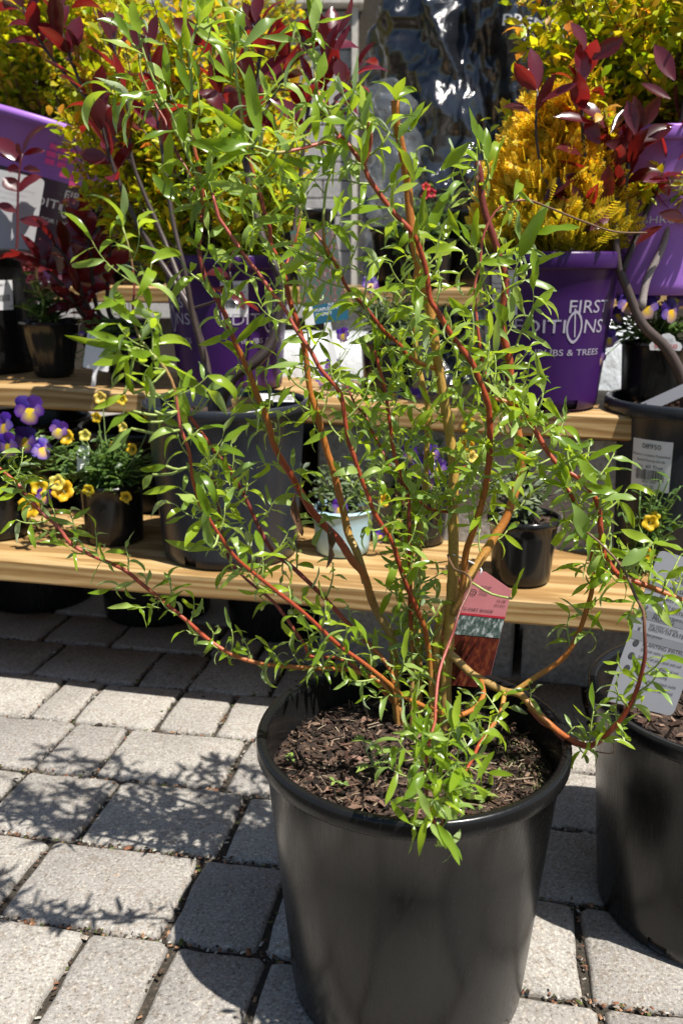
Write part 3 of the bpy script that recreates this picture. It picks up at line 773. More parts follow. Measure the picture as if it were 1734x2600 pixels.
# big leaning pot at the left end
PT = PY(40, 560, 2.20)
LEAN = R(15)
t9 = thing('nursery_pot', 'big leaning purple pot coloured sunlit lilac, with pink marks and a lettered panel painted dark as shade', 'pot', (PT.x, PT.y, Z3+.13*math.sin(LEAN)+.002), (0, LEAN, 0))
H9 = .345
def rad9(z): return .13+(.186-.13)*z/H9
pr = [(.124, 0), (.13, .004), (rad9(.1), .1), (rad9(.2), .2), (rad9(H9-.02), H9-.02), (.196, H9-.019), (.197, H9-.002), (.19, H9), (.183, H9-.004), (rad9(.1)-.004, .1), (.125, .01), (.001, .01)]
v_, f_ = lathe(pr, 72); obj('pot_wall', mesh(v_, f_, True), t9, M_sunpurple, world=False)
v_, f_ = soil_disc(.176, H9-.03, 3); obj('soil', mesh(v_, f_, True), t9, M_soil, world=False)
f9 = math.atan2(-PT.y, -PT.x)
M_panel = m_pot('shade_dark_panel', (.022, .012, .022), .35, .1)  # dark colour stands for shade on the lower pot wall
v_, f_ = patch(.40, .20, 30, 2); obj('shade_panel', mesh(wrap(v_, rad9, f9+R(2), .125, .0006), f_, True), t9, M_panel, world=False)
brand(t9, rad9, f9+R(21), .165, .95, 'SELECTED FOR SUCCESS', mat=M_greyprint).location = (0, 0, 0)
for o in t9.children:
    if o.name.startswith('lettering'): o.scale = (1.004, 1.004, 1)
v_, f_ = join([patch(.020, .012, 4, 1, x, y) for x, y in ((-.022, .024), (.002, .024), (.026, .024), (-.026, .008), (-.002, .008), (.022, .008), (-.026, -.008), (0, -.008), (.010, -.026), (.032, -.026), (.036, -.04))])
obj('pink_marks', mesh(wrap(v_, rad9, f9+R(16), .268, .0008), f_, True), t9, M_pinkprint, world=False)
# white card leaning against it
pc = PY(30, 545, 1.80)
tgm = Matrix.Translation(pc) @ Matrix.Rotation(R(12), 4, 'Y') @ Matrix.Rotation(R(-10), 4, 'X')
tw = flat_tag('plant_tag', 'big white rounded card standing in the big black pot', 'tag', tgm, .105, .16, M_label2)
tag_print(tw, [place_text(q, .006, -.03, .05-.011*k, 'l') for k, q in enumerate(('Water deeply after planting', 'Full sun to part shade', 'Hardy shrub for borders', 'Prune after flowering'))], M_greyprint)
v_, f_ = box(0, 0, -.12, .012, .001, .10); obj('stake', mesh(v_, f_, False), tw, M_label, world=False)

# ------------------------------------------------------------------ leaf shapes
LW = [unit_leaf(c, t, f, s, 9, 'lance', wv) for c, t, f, s, wv in ((.15, .6, .4, .5, .3), (.6, .9, .4, -.6, .3), (.95, -1.4, .5, .8, .2), (.35, 2.0, .4, .4, .4), (.8, -2.2, .5, -.9, .2), (1.3, .9, .5, .9, .2), (-.35, .8, .5, .6, .3), (1.15, 2.4, .4, -.6, .3), (.2, -.3, .3, -.35, .2), (1.35, -.3, .25, .1, 0), (.10, .4, .4, .9, .4), (.15, -.5, .45, -.9, .4), (-.1, 1.0, .4, .5, .4), (.25, .3, .5, .2, .5))]
LWm = [mesh(v.tolist(), f, True, mats=[M_willow], name='willow_leaf') for v, f in LW]
LWp = [mesh(v.tolist(), f, True, mats=[M_willow2], name='willow_leaf_pale') for v, f in LW]
LO = [unit_leaf(c, t, f, s, 6, 'oval', wv) for c, t, f, s, wv in ((.15, .1, .35, .05, 0), (.4, .25, .3, -.1, .1), (.6, -.3, .35, .1, 0), (.0, .3, .5, 0, .1), (-.15, -.2, .4, .1, 0), (.9, .2, .3, -.1, 0))]
LOm = [mesh(v.tolist(), f, True, mats=[M_cherry], name='plum_leaf') for v, f in LO]
LS = [unit_leaf(c, t, f, s, 4, 'oval') for c, t, f, s in ((.2, .1, .3, 0), (.5, .3, .3, .1), (.1, -.3, .4, -.1))]
TOCAM = Vector((0, -1, .35)).normalized()

# ------------------------------------------------------------------ the curly willow
YEL, OCH, ORA, RED, PNK, BRN, DRK, GRN = (.43, .26, .06), (.33, .205, .065), (.40, .135, .026), (.33, .055, .022), (.42, .10, .075), (.17, .095, .055), (.17, .03, .025), (.30, .38, .10)
SB = (1070, 1905)
WB = PZ(1075, 1895, msz)
willow = thing('curly_willow', 'curly willow shrub with red and yellow stems in the large black pot', 'willow', (WB.x, WB.y, msz-.002))
# name: points (px, py, Y); radius px start,end; colours along
BR = [
 dict(p=[(1128,1900,.760),(1130,1830,.762),(1132,1720,.766),(1140,1600,.77),(1150,1440,.775),(1150,1293,.78),(1151,1178,.785),(1128,1019,.79),(1112,923,.79),(1100,843,.79),(1087,764,.79),(1068,700,.79),(1045,580,.79),(1037,500,.79),(1034,457,.79),(1020,378,.785),(1007,314,.78),(1003,255,.775)], r=(15,10.5), c=[OCH,YEL,YEL,YEL,ORA,ORA], d=.52, from_=.5),
 dict(p=[(1150,1560,.765),(1172,1500,.76),(1182,1405,.755),(1198,1357,.75),(1220,1287,.745),(1233,1230,.74),(1243,1146,.735),(1242,1051,.73),(1237,1019,.728),(1218,971,.725),(1199,923,.72),(1176,891,.72),(1151,859,.715),(1132,828,.712),(1106,783,.71),(1090,757,.71),(1084,700,.708),(1071,649,.705),(1049,594,.70),(1017,559,.70),(985,521,.70),(959,486,.70),(934,448,.70),(924,419,.70),(937,378,.70),(940,346,.695),(931,310,.69)], r=(9.5,6), c=[OCH,ORA,ORA,RED,RED,RED,RED,RED,PNK], d=1.0, from_=.2),
 dict(p=[(924,419,.70),(896,384,.70),(873,352,.705),(851,333,.71),(823,265,.72),(804,225,.725),(797,150,.73),(796,85,.735)], r=(6,3), c=[RED,RED,RED,ORA,GRN,GRN], d=1.0),
 dict(p=[(862,345,.705),(849,354,.70),(791,370,.69),(724,386,.68),(690,385,.675),(632,367,.67)], r=(5.5,4), c=[PNK,PNK,PNK,GRN,GRN], d=1.2),
 dict(p=[(1112,1900,.772),(1108,1760,.772),(1108,1640,.772),(1125,1560,.775),(1169,1500,.785),(1223,1415,.80),(1261,1354,.81),(1284,1316,.815),(1303,1262,.82),(1319,1214,.825),(1325,1169,.825),(1312,1080,.83),(1296,960,.83),(1291,904,.83),(1278,859,.83),(1272,811,.83),(1278,773,.83),(1284,716,.83),(1281,696,.83),(1262,633,.83),(1246,585,.83),(1230,537,.83),(1221,489,.83),(1218,441,.83),(1211,410,.83)], r=(13,8.5), c=[OCH,OCH,YEL,ORA,ORA,RED,DRK,DRK], d=.75, from_=.35),
 dict(p=[(1243,1060,.73),(1240,987,.735),(1224,917,.74),(1210,811,.745),(1205,722,.75),(1218,674,.75),(1221,633,.75),(1230,588,.75),(1256,540,.75),(1286,516,.75),(1336,508,.755),(1380,522,.76),(1474,560,.77),(1558,588,.78),(1641,591,.79)], r=(5,2.2), c=[DRK,RED,PNK,PNK,BRN,BRN,BRN], d=.55, to=.6),
 dict(p=[(1238,1010,.73),(1290,1022,.73),(1338,1055,.725),(1358,1094,.72),(1413,1177,.71),(1483,1226,.70),(1519,1290,.70),(1530,1400,.695),(1576,1467,.69),(1608,1476,.688),(1644,1488,.685),(1680,1503,.68),(1745,1530,.675)], r=(7,8), c=[ORA,RED,RED,RED,RED,ORA], d=1.35, from_=.12),
 dict(p=[(1137,1655,.765),(1169,1684,.755),(1194,1709,.745),(1233,1732,.735),(1277,1754,.725),(1303,1758,.72),(1322,1764,.715),(1350,1795,.705),(1387,1832,.695),(1435,1870,.68),(1496,1894,.665),(1544,1860,.65),(1578,1823,.645),(1612,1761,.64),(1632,1690,.635),(1637,1655,.635),(1635,1595,.635),(1632,1551,.64),(1614,1518,.645),(1582,1446,.655),(1528,1384,.665),(1489,1351,.67)], r=(11,2.6), c=[OCH,OCH,OCH,ORA,RED,RED,RED,DRK,BRN,BRN,BRN], d=.95, from_=.36, to=.66),
 dict(p=[(1303,1758,.72),(1350,1725,.72),(1430,1670,.715),(1468,1607,.71),(1492,1536,.705),(1503,1488,.70),(1501,1417,.70),(1486,1357,.70),(1470,1300,.70),(1440,1240,.70)], r=(8,6), c=[YEL,ORA,ORA,ORA,RED,RED], d=.55, from_=.3),
 dict(p=[(1281,1757,.724),(1278,1775,.715),(1268,1815,.70),(1242,1853,.685),(1217,1888,.67),(1201,1923,.655),(1182,1958,.64)], r=(7,4.5), c=[YEL,ORA,RED,RED], d=.8, from_=.35),
 dict(p=[(1218,1722,.74),(1224,1741,.725),(1226,1767,.71),(1204,1799,.695),(1156,1818,.682),(1115,1808,.674),(1054,1783,.668),(1022,1767,.664),(990,1738,.66),(955,1709,.656),(914,1677,.652),(882,1655,.65),(850,1630,.647),(777,1561,.64),(721,1516,.635),(638,1450,.625),(594,1411,.62),(555,1355,.615),(516,1294,.61),(502,1261,.61),(488,1211,.605),(485,1181,.605),(479,1139,.60),(460,1091,.60),(452,1043,.60),(444,988,.60),(422,938,.60),(388,900,.60),(344,883,.60)], r=(7.5,4), c=[ORA,ORA,ORA,ORA,RED,RED,RED,RED,RED,PNK,GRN], d=.72, from_=.1),
 dict(p=[(1030,1905,.766),(1018,1810,.768),(970,1735,.775),(900,1705,.785),(849,1699,.79),(749,1694,.79),(655,1683,.795),(588,1661,.795),(527,1622,.80),(483,1583,.80),(422,1533,.805),(361,1483,.81),(311,1444,.81),(222,1405,.82),(178,1378,.82),(150,1339,.82),(105,1300,.825),(67,1255,.825),(39,1222,.83),(-25,1170,.83)], r=(7,5), c=[OCH,ORA,ORA,RED,RED,PNK,RED], d=.75, from_=.14),
 dict(p=[(1015,1905,.768),(1006,1790,.768),(990,1700,.770),(950,1650,.78),(880,1580,.80),(827,1522,.815),(777,1472,.82),(731,1430,.825),(699,1407,.83),(673,1369,.83),(648,1318,.835),(629,1276,.835),(613,1244,.84),(597,1213,.84),(578,1184,.84),(542,1142,.84),(514,1101,.84),(482,1056,.84)], r=(7.5,5), c=[OCH,ORA,RED,DRK,DRK,RED], d=.6, from_=.2),
 dict(p=[(1005,1790,.772),(930,1715,.785),(860,1672,.80),(788,1666,.80),(775,1640,.80),(721,1561,.81),(688,1522,.815),(627,1472,.82),(583,1422,.82),(571,1366,.82),(558,1331,.82),(552,1254,.825),(533,1200,.825)], r=(5,3.5), c=[ORA,RED,DRK,DRK], d=.55),
 dict(p=[(1026,1905,.772),(1010,1821,.775),(1003,1730,.78),(997,1628,.785),(984,1596,.787),(958,1555,.79),(942,1517,.79),(923,1456,.79),(895,1425,.79),(861,1372,.79),(820,1330,.785),(788,1292,.78),(763,1248,.775),(737,1203,.77),(715,1168,.765),(696,1130,.76),(683,1079,.755),(667,1037,.75),(648,989,.745),(635,948,.74),(624,928,.74),(605,887,.735),(586,842,.73),(573,801,.73),(548,753,.73),(522,705,.73),(509,657,.73),(506,616,.73),(519,546,.73),(516,498,.73),(509,437,.73),(497,392,.73),(487,335,.73),(481,287,.73),(488,223,.73),(484,175,.73),(484,128,.73),(493,89,.73),(502,62,.73)], r=(13,4), c=[OCH,YEL,YEL,OCH,ORA,RED,RED,RED,ORA,ORA,RED,DRK,DRK,RED,GRN,GRN], d=.62, from_=.35),
 dict(p=[(519,546,.73),(508,480,.72),(493,430,.715),(481,405,.71),(465,367,.71),(452,335,.71),(436,287,.71),(410,249,.71),(391,204,.71),(372,153,.71),(359,112,.71),(352,78,.71)], r=(4.5,3), c=[RED,GRN,GRN,GRN], d=.55),
 dict(p=[(515,560,.735),(487,462,.76),(471,424,.765),(455,399,.77),(430,344,.77),(420,306,.775),(398,271,.78),(372,217,.78),(359,185,.78),(353,137,.78)], r=(5.5,3), c=[RED,RED,DRK,DRK,RED,GRN], d=.3),
 dict(p=[(1098,1900,.765),(1096,1800,.766),(1092,1700,.767),(1080,1606,.76),(1057,1545,.755),(1038,1501,.75),(1022,1459,.745),(1009,1421,.74),(997,1380,.735),(974,1341,.73),(949,1300,.727),(933,1255,.725),(914,1207,.722),(898,1156,.72),(886,1124,.72),(876,1067,.72),(865,1000,.72),(838,965,.72),(812,935,.72),(790,893,.72),(771,865,.72),(745,826,.72),(729,794,.72),(707,763,.72),(682,731,.72),(656,692,.72),(627,657,.72),(599,616,.72),(573,578,.72),(557,555,.72),(540,490,.72)], r=(8,5), c=[OCH,YEL,ORA,RED,RED,RED,RED,RED,PNK,PNK,PNK], d=.72, from_=.12),
 dict(p=[(930,1480,.79),(905,1400,.80),(885,1357,.81),(869,1284,.815),(856,1236,.82),(845,1187,.82),(833,1155,.82),(820,1107,.82),(801,1037,.82),(788,996,.82),(780,938,.82),(777,903,.82),(765,855,.82),(755,817,.82),(739,775,.82),(729,731,.82),(720,689,.82),(704,654,.82),(688,616,.82),(685,578,.82),(669,530,.82),(659,482,.82),(640,430,.82),(620,340,.82),(613,280,.82),(605,223,.82),(599,179,.82),(595,110,.82)], r=(10.5,3), c=[OCH,YEL,ORA,ORA,ORA,ORA,RED,RED,RED,DRK,ORA,GRN,GRN], d=.75, from_=.3),
 dict(p=[(722,692,.82),(739,638,.83),(752,609,.83),(762,560,.835),(768,500,.84)], r=(5,3), c=[RED,RED,GRN], d=1.0),
 dict(p=[(1106,936,.79),(1074,926,.775),(1046,910,.765),(1030,898,.76),(1014,875,.755),(991,856,.75),(969,834,.745),(947,805,.74),(921,773,.74),(892,745,.735),(873,716,.735),(861,684,.73),(832,639,.73),(822,600,.73),(822,537,.73),(829,473,.73),(843,430,.73)], r=(7,3.5), c=[ORA,ORA,RED,RED,DRK,RED,ORA,GRN,GRN], d=1.0),
 dict(p=[(866,690,.735),(841,648,.74),(812,606,.745),(790,578,.75),(770,520,.755)], r=(4.5,3), c=[RED,RED,GRN], d=1.0),
 dict(p=[(1066,1900,.775),(1064,1780,.776),(1062,1650,.778),(1058,1560,.785),(1062,1400,.80),(1078,1250,.81),(1084,1114,.815),(1087,1067,.815),(1084,1019,.815),(1071,971,.815),(1055,891,.82),(1052,780,.82),(1055,700,.82),(1075,600,.82)], r=(10,6), c=[OCH,YEL,YEL,YEL,ORA], d=.7, from_=.2),
 dict(p=[(1048,1905,.764),(1046,1780,.767),(1045,1640,.77),(1042,1560,.765),(1040,1420,.755),(1038,1316,.75),(1038,1284,.75),(1032,1242,.75),(1016,1201,.75),(1000,1150,.75),(991,1083,.75),(985,1044,.75),(978,993,.75),(963,936,.75),(952,890,.75)], r=(8,4.5), c=[OCH,OCH,RED,DRK,RED,RED], d=.85, from_=.2),
 dict(p=[(1022,1232,.75),(994,1191,.755),(978,1162,.76),(963,1130,.765),(943,1092,.77),(927,1054,.775),(905,1032,.78),(880,980,.785)], r=(4.5,3), c=[DRK,RED,DRK], d=.9),
 dict(p=[(1140,1300,.78),(1110,1297,.77),(1085,1290,.765),(1064,1272,.76)], r=(4,3), c=[RED,RED], d=1.3),
 dict(p=[(1155,1190,.785),(1190,1184,.78),(1225,1172,.775)], r=(4,3), c=[RED,PNK], d=1.3),
 dict(p=[(1137,1410,.765),(1142,1425,.73),(1156,1447,.69),(1182,1456,.66),(1196,1478,.645),(1188,1507,.635),(1169,1545,.625),(1156,1587,.615),(1145,1620,.61),(1121,1684,.595),(1111,1729,.585),(1105,1799,.57),(1105,1827,.565),(1092,1875,.555),(1083,1917,.548),(1080,1965,.542),(1084,2020,.537),(1094,2077,.533),(1120,2103,.532)], r=(3.5,4.5), c=[BRN,BRN,BRN,BRN,DRK,PNK,RED,DRK,RED], d=1.35, from_=.78),
 dict(p=[(1120,2103,.532),(1128,2050,.537),(1140,1990,.54),(1160,1930,.545),(1165,1880,.55)], r=(3,2), c=[RED,GRN,GRN], d=1.0),
 dict(p=[(1085,1958,.543),(1065,1920,.545),(1052,1880,.55)], r=(3,2), c=[GRN,GRN], d=1.2),
 dict(p=[(1300,900,.83),(1313,870,.80),(1330,825,.78),(1352,783,.77)], r=(3.2,2.4), c=[GRN,GRN], d=.3),
 dict(p=[(1262,660,.80),(1290,760,.76),(1305,700,.75),(1330,610,.75)], r=(3,2.4), c=[GRN,GRN], d=.3),
 dict(p=[(1221,489,.83),(1240,440,.82),(1228,390,.81),(1218,375,.81)], r=(3.5,3), c=[GRN,GRN], d=.2),
 dict(p=[(388,900,.60),(352,850,.607),(338,790,.612),(342,720,.615),(331,640,.617),(312,575,.62)], r=(4,2.4), c=[GRN,DRK,DRK,GRN], d=1.25),
 dict(p=[(1340,1800,.71),(1375,1838,.70),(1400,1850,.69),(1430,1880,.68),(1500,1905,.67),(1555,1912,.665),(1553,1880,.66)], r=(3,1.6), c=[RED,PNK,BRN,BRN], d=.2),
]
WL = []          # leaves: (matrix, shape index, pale?, size, branch index)
def pal(c, t):
    x = t*(len(c)-1); i = min(int(x), len(c)-2); f = x-i
    return tuple(c[i][k]*(1-f)+c[i+1][k]*f for k in range(3))
def add_leaf(base, d, L, W, bi, si=None, nrm=None, pale=None):
    if nrm is None: nrm = (Vector((0, 0, 1))*.75+TOCAM*.45+rv(.42))
    si = rng.randrange(10) if si is None else si
    WL.append((leaf_matrix(base, d, nrm, L, W), si, rng.random() < .3 if pale is None else pale, L, bi))
branch_objs = []
for bi, B in enumerate(BR):
    pts = [PY(*q) for q in B['p']]
    step = .006
    sp = spline(pts, step); n = len(sp)
    # gentle wiggle at nodes
    rad = []
    for i, q in enumerate(sp):
        t = i/(n-1); rp_ = (B['r'][0]*(1-t)+B['r'][1]*t)*(.9 if B['r'][0] < 9 else 1.0)
        rad.append(rp_*pxm(q)*(1+(.10 if i % 9 == 0 else 0)))
    cols = [pal(B['c'], i/(n-1)) for i in range(n)]
    v_, f_, c_ = tube(sp, rad, cols, 8)
    V, Fc, CC = list(v_), list(f_), list(c_)
    # shoots
    f0, f1_ = B.get('from_', .04), B.get('to', 1.0); i = int(f0*(n-1)); side = rng.choice((-1, 1))
    while i < f1_*(n-1):
        t = i/(n-1); q = sp[i]; T = (sp[min(i+1, n-1)]-sp[max(i-1, 0)]).normalized()
        hi = max(0, min(1, (q.z-.25)/.6))
        o = T.cross(TOCAM)*side; side = -side
        d = (T*.55*(1 if T.z > -.2 else -.3)+Vector((0, 0, .45))+o*.75+rv(.35)).normalized()
        tip = i >= n-3
        SL = rng.uniform(.008, .030)*(1+.4*hi)
        m = max(3, int(SL/.0052)+1)
        pp = [q+(d*(SL*k/m)+Vector((0, 0, .10*SL*(k/m)**2))+o*(.12*SL*math.sin(3*k/m))) for k in range(m+1)]
        r0_ = min(rad[i]*.55, .0011)
        tv, tf, tcc = tube(pp, [r0_*(1-.5*k/m) for k in range(m+1)], [GRN]*(m+1), 5)
        off = len(V); V += tv; Fc += [tuple(x+off for x in f) for f in tf]; CC += tcc
        az = rng.uniform(0, 6.28)
        for k in range(1, m+1):
            az += 2.4; ax = d.orthogonal().normalized(); ay = d.cross(ax)
            out = ax*math.cos(az)+ay*math.sin(az)
            sp_ = .75 if k < m else .35
            ld = (d*(1-sp_)+out*sp_*1.1+Vector((0, 0, rng.uniform(-.25, .2)))).normalized()
            L = rng.uniform(.015, .033)*(.85+.5*hi); W = L*rng.uniform(.17, .25)
            add_leaf(pp[k], ld, L, W, bi)
        i += max(1, int(rng.uniform(.012, .021)/step/B['d']*(1.6 if q.z > .66 else 1.0 if q.z > .58 else .72)))
    # leaves at the very tip
    if B['d'] > .5 and B.get('to', 1) == 1:
        T = (sp[-1]-sp[-3]).normalized()
        for k in range(4):
            add_leaf(sp[-1], (T+rv(.45)).normalized(), rng.uniform(.024, .040), rng.uniform(.006, .009), bi)
    bo = obj('branch', mesh(V, Fc, True, CC), willow, M_bark); branch_objs.append(bo)
# leaves read one by one off the photograph: base, tip, width in photo pixels
KL = [((356,86),(324,6),24),((337,112),(286,32),18),((363,137),(257,92),22),((360,99),(430,134),20),((438,99),(404,48),16),((477,128),(471,-6),27),((461,153),(455,96),14),((503,70),(548,-5),27),((538,61),(602,48),14),((583,124),(471,89),26),((605,105),(613,13),24),((599,204),(514,160),20),((602,220),(514,182),14),((417,204),(379,153),25),((420,255),(404,204),20),((398,239),(312,252),22),((484,242),(449,147),22),((446,332),(340,350),16),((398,255),(369,287),12),((468,360),(452,281),26),((433,447),(420,338),25),((637,367),(487,376),30),((663,389),(522,396),28),((659,344),(621,175),34),((631,344),(557,274),24),((763,456),(664,392),30),((462,523),(382,450),26),((465,497),(407,447),14),((532,462),(656,491),20),((433,447),(401,405),18),
((795,80),(798,-10),24),((807,57),(903,54),16),((785,115),(657,83),12),((804,80),(820,121),12),((804,204),(836,137),24),((680,242),(747,156),12),((680,239),(661,179),14),((804,265),(852,204),16),((861,265),(951,195),18),((750,348),(798,287),18),((906,322),(795,290),26),((702,370),(804,354),16),((820,437),(865,351),32),((919,421),(954,313),24),((791,242),(763,207),20),((753,313),(696,249),20),((922,322),(935,233),20),((1011,351),(1056,271),24),((1043,332),(1069,255),20),((1059,306),(1100,261),16),((992,466),(1018,411),28),
((1218,381),(1184,279),26),((1224,368),(1211,317),20),((1234,406),(1237,320),20),((1246,454),(1275,342),12),((1192,362),(1125,435),32),((1090,588),(1135,476),28),((1205,633),(1211,531),22),((1199,626),(1167,566),20),((1167,601),(1128,534),16),((1052,585),(1141,642),24),((1218,668),(1300,671),16),((1319,655),(1374,527),34),((1358,594),(1466,563),24),((1347,672),(1430,644),18),((1219,667),(1313,669),18),((1352,633),(1363,716),22),((1297,744),(1300,816),20),((1352,783),(1410,736),20),((1354,783),(1408,815),16),((1341,811),(1363,852),16),((1327,839),(1399,883),14),((1313,877),(1363,894),12),
((322,877),(222,836),18),((327,889),(172,861),14),((333,905),(236,930),26),((388,900),(333,905),24),((400,911),(455,908),18),((339,1000),(311,916),20),((372,1005),(383,927),14),((316,1000),(244,1044),16),((394,1044),(408,955),12),((383,1072),(322,1066),26),((333,1088),(277,1147),22),((339,1044),(261,1088),22),((533,1011),(444,944),24),((527,988),(594,961),22),((400,911),(500,966),16),((422,1183),(361,1197),18),((388,1205),(355,1238),18),((501,1283),(460,1244),32),((552,1397),(421,1400),18),((539,1391),(508,1302),24),((533,1311),(504,1235),22),((642,1410),(728,1404),16),((591,1244),(629,1193),24),
((1477,1146),(1406,1098),20),((1513,1229),(1474,1167),26),((1564,1250),(1477,1235),22),((1525,1265),(1611,1256),24),((1483,1369),(1474,1280),34),((1653,1375),(1579,1348),22),((1656,1377),(1734,1393),26),((1644,1390),(1579,1432),30),((1519,1476),(1531,1411),20),((1620,1426),(1671,1464),20),((1690,1470),(1740,1435),18),
((1300,1520),(1330,1440),16),((560,860),(600,830),16),((1093,2080),(1060,2010),18),((1090,2090),(1140,2150),20),((1088,2060),(1055,2180),14),((1110,2090),(1165,2180),20),((1100,2040),(1160,2090),26),((1078,1970),(1030,2030),22),((1085,1960),(1130,2010),20),((1075,1900),(1040,1850),22),((1072,1905),(1080,1850),18)]
allp = [(bi, q) for bi, B in enumerate(BR) for q in B['p']]
KEYV, KEYF, KEYC = [], [], []
for (b, t, wpx) in KL:
    bi, q = min(allp, key=lambda e: (e[1][0]-b[0])**2+(e[1][1]-b[1])**2)
    near = PY(*q); Y = q[2]-.012
    P0 = PY(b[0], b[1], Y); P1 = PY(t[0], t[1], Y+rng.uniform(-.014, .006))
    L = (P1-P0).length*1.04; W = wpx*pxm(P0)*1.15
    add_leaf(P0, P1-P0, L, W, bi, si=rng.choice((0, 10, 11, 12, 13, 6)), nrm=TOCAM*.8+Vector((0, 0, .45))+rv(.22))
    if (P0-near).length > .004:
        mid = (P0+near)/2+Vector((0, 0, -.003))
        tv, tf, tcc = tube(spline([near, mid, P0], .006), [.0010]*len(spline([near, mid, P0], .006)), [GRN]*len(spline([near, mid, P0], .006)), 5)
        off = len(KEYV); KEYV += tv; KEYF += [tuple(x+off for x in f) for f in tf]; KEYC += tcc
obj('leaf_stalks', mesh(KEYV, KEYF, True, KEYC), willow, M_bark)['kind'] = 'stuff'
# the 290 largest leaves are parts of their branches, the rest one foliage part
order = sorted(range(len(WL)), key=lambda k: -WL[k][3])
big = set(order[:290])
for k in order[:290]:
    M, si, pale, L, bi = WL[k]
    obj('leaf', (LWp if pale else LWm)[si], branch_objs[bi], mw=M)
for pale, m in ((False, M_willow), (True, M_willow2)):
    rest = [(WL[k][0], WL[k][1]) for k in order[290:] if WL[k][2] == pale]
    o = obj('foliage', join_leaves(rest, LW, 'foliage', m), willow); o['kind'] = 'stuff'
for (b, t, w_) in (((835,1335),(842,1470),26), ((752,1250),(735,1380),20), ((1000,1240),(1030,1300),16), ((1215,430),(1190,470),14), ((1212,440),(1205,480),12)):
    P0, P1 = PY(b[0], b[1], .745 if b[1] > 1000 else .825), PY(t[0], t[1], .74 if b[1] > 1000 else .82)
    vv_, ff_ = unit_leaf(.5, 2.2, .9, .3, 8, 'lance', .5)
    obj('dry_leaf', mesh(vv_.tolist(), ff_, True, mats=[M_dead]), willow, mw=leaf_matrix(P0, P1-P0, TOCAM+rv(.3), (P1-P0).length, w_*pxm(P0)))
print('willow leaves', len(WL))

# ------------------------------------------------------------------ purple leaf sand cherries
GRB, DKB = (.085, .062, .054), (.032, .022, .02)
def cherry(label, base, stems, leaves, n_auto, soilz, seed, Lpx=(70, 105), group=None):
    r2 = random.Random(seed)
    t = thing('sand_cherry', label, 'shrub', base, group=group)
    for st in stems:
        pts = [PY(*q) for q in st['p']]
        if st.get('root'): pts[0] = Vector(base)
        sp = spline(pts, .012); n = len(sp)
        rad = [(st['r'][0]*(1-i/(n-1))+st['r'][1]*i/(n-1))*pxm(sp[i]) for i in range(n)]
        v_, f_, c_ = tube(sp, rad, [pal(st.get('c', [GRB, DKB]), i/(n-1)) for i in range(n)], 7, bumpy=.08)
        bo = obj('stem', mesh(v_, f_, True, c_), t, M_bark)
        k0 = int(n*(1-st.get('leafy', .4)))
        m = int(st.get('n', n_auto)*1.35); az = r2.uniform(0, 6)
        for k in range(m):
            i = min(n-1, int(k0+(n-1-k0)*(k+1)/m)); T = (sp[i]-sp[max(0, i-2)]).normalized(); az += 2.4
            ax = T.orthogonal().normalized(); ay = T.cross(ax); out = ax*math.cos(az)+ay*math.sin(az)
            tipf = (k+1)/m
            d = (T*(.45+.55*tipf)+out*(.95-.45*tipf)+Vector((0, 0, r2.uniform(-.1, .25)))).normalized()
            L = r2.uniform(*Lpx)*1.12*pxm(sp[i]); W = L*r2.uniform(.38, .5)
            obj('leaf', LOm[r2.randrange(len(LOm))], bo, mw=leaf_matrix(sp[i], d, Vector((0, 0, .8))+TOCAM*.4+rv(.45), L, W))
    for (b, tp_, w_, Y) in leaves:
        P0, P1 = PY(b[0], b[1], Y), PY(tp_[0], tp_[1], Y+rng.uniform(-.02, .02))
        obj('leaf', LOm[rng.choice((0, 1, 3, 4))], t, mw=leaf_matrix(P0, P1-P0, TOCAM*.8+Vector((0, 0, .4))+rv(.3), (P1-P0).length*1.05, w_*pxm(P0)*1.32))
    return t
Yg = GPc.y
def S(pts, r, **kw): return dict(p=pts, r=r, **kw)
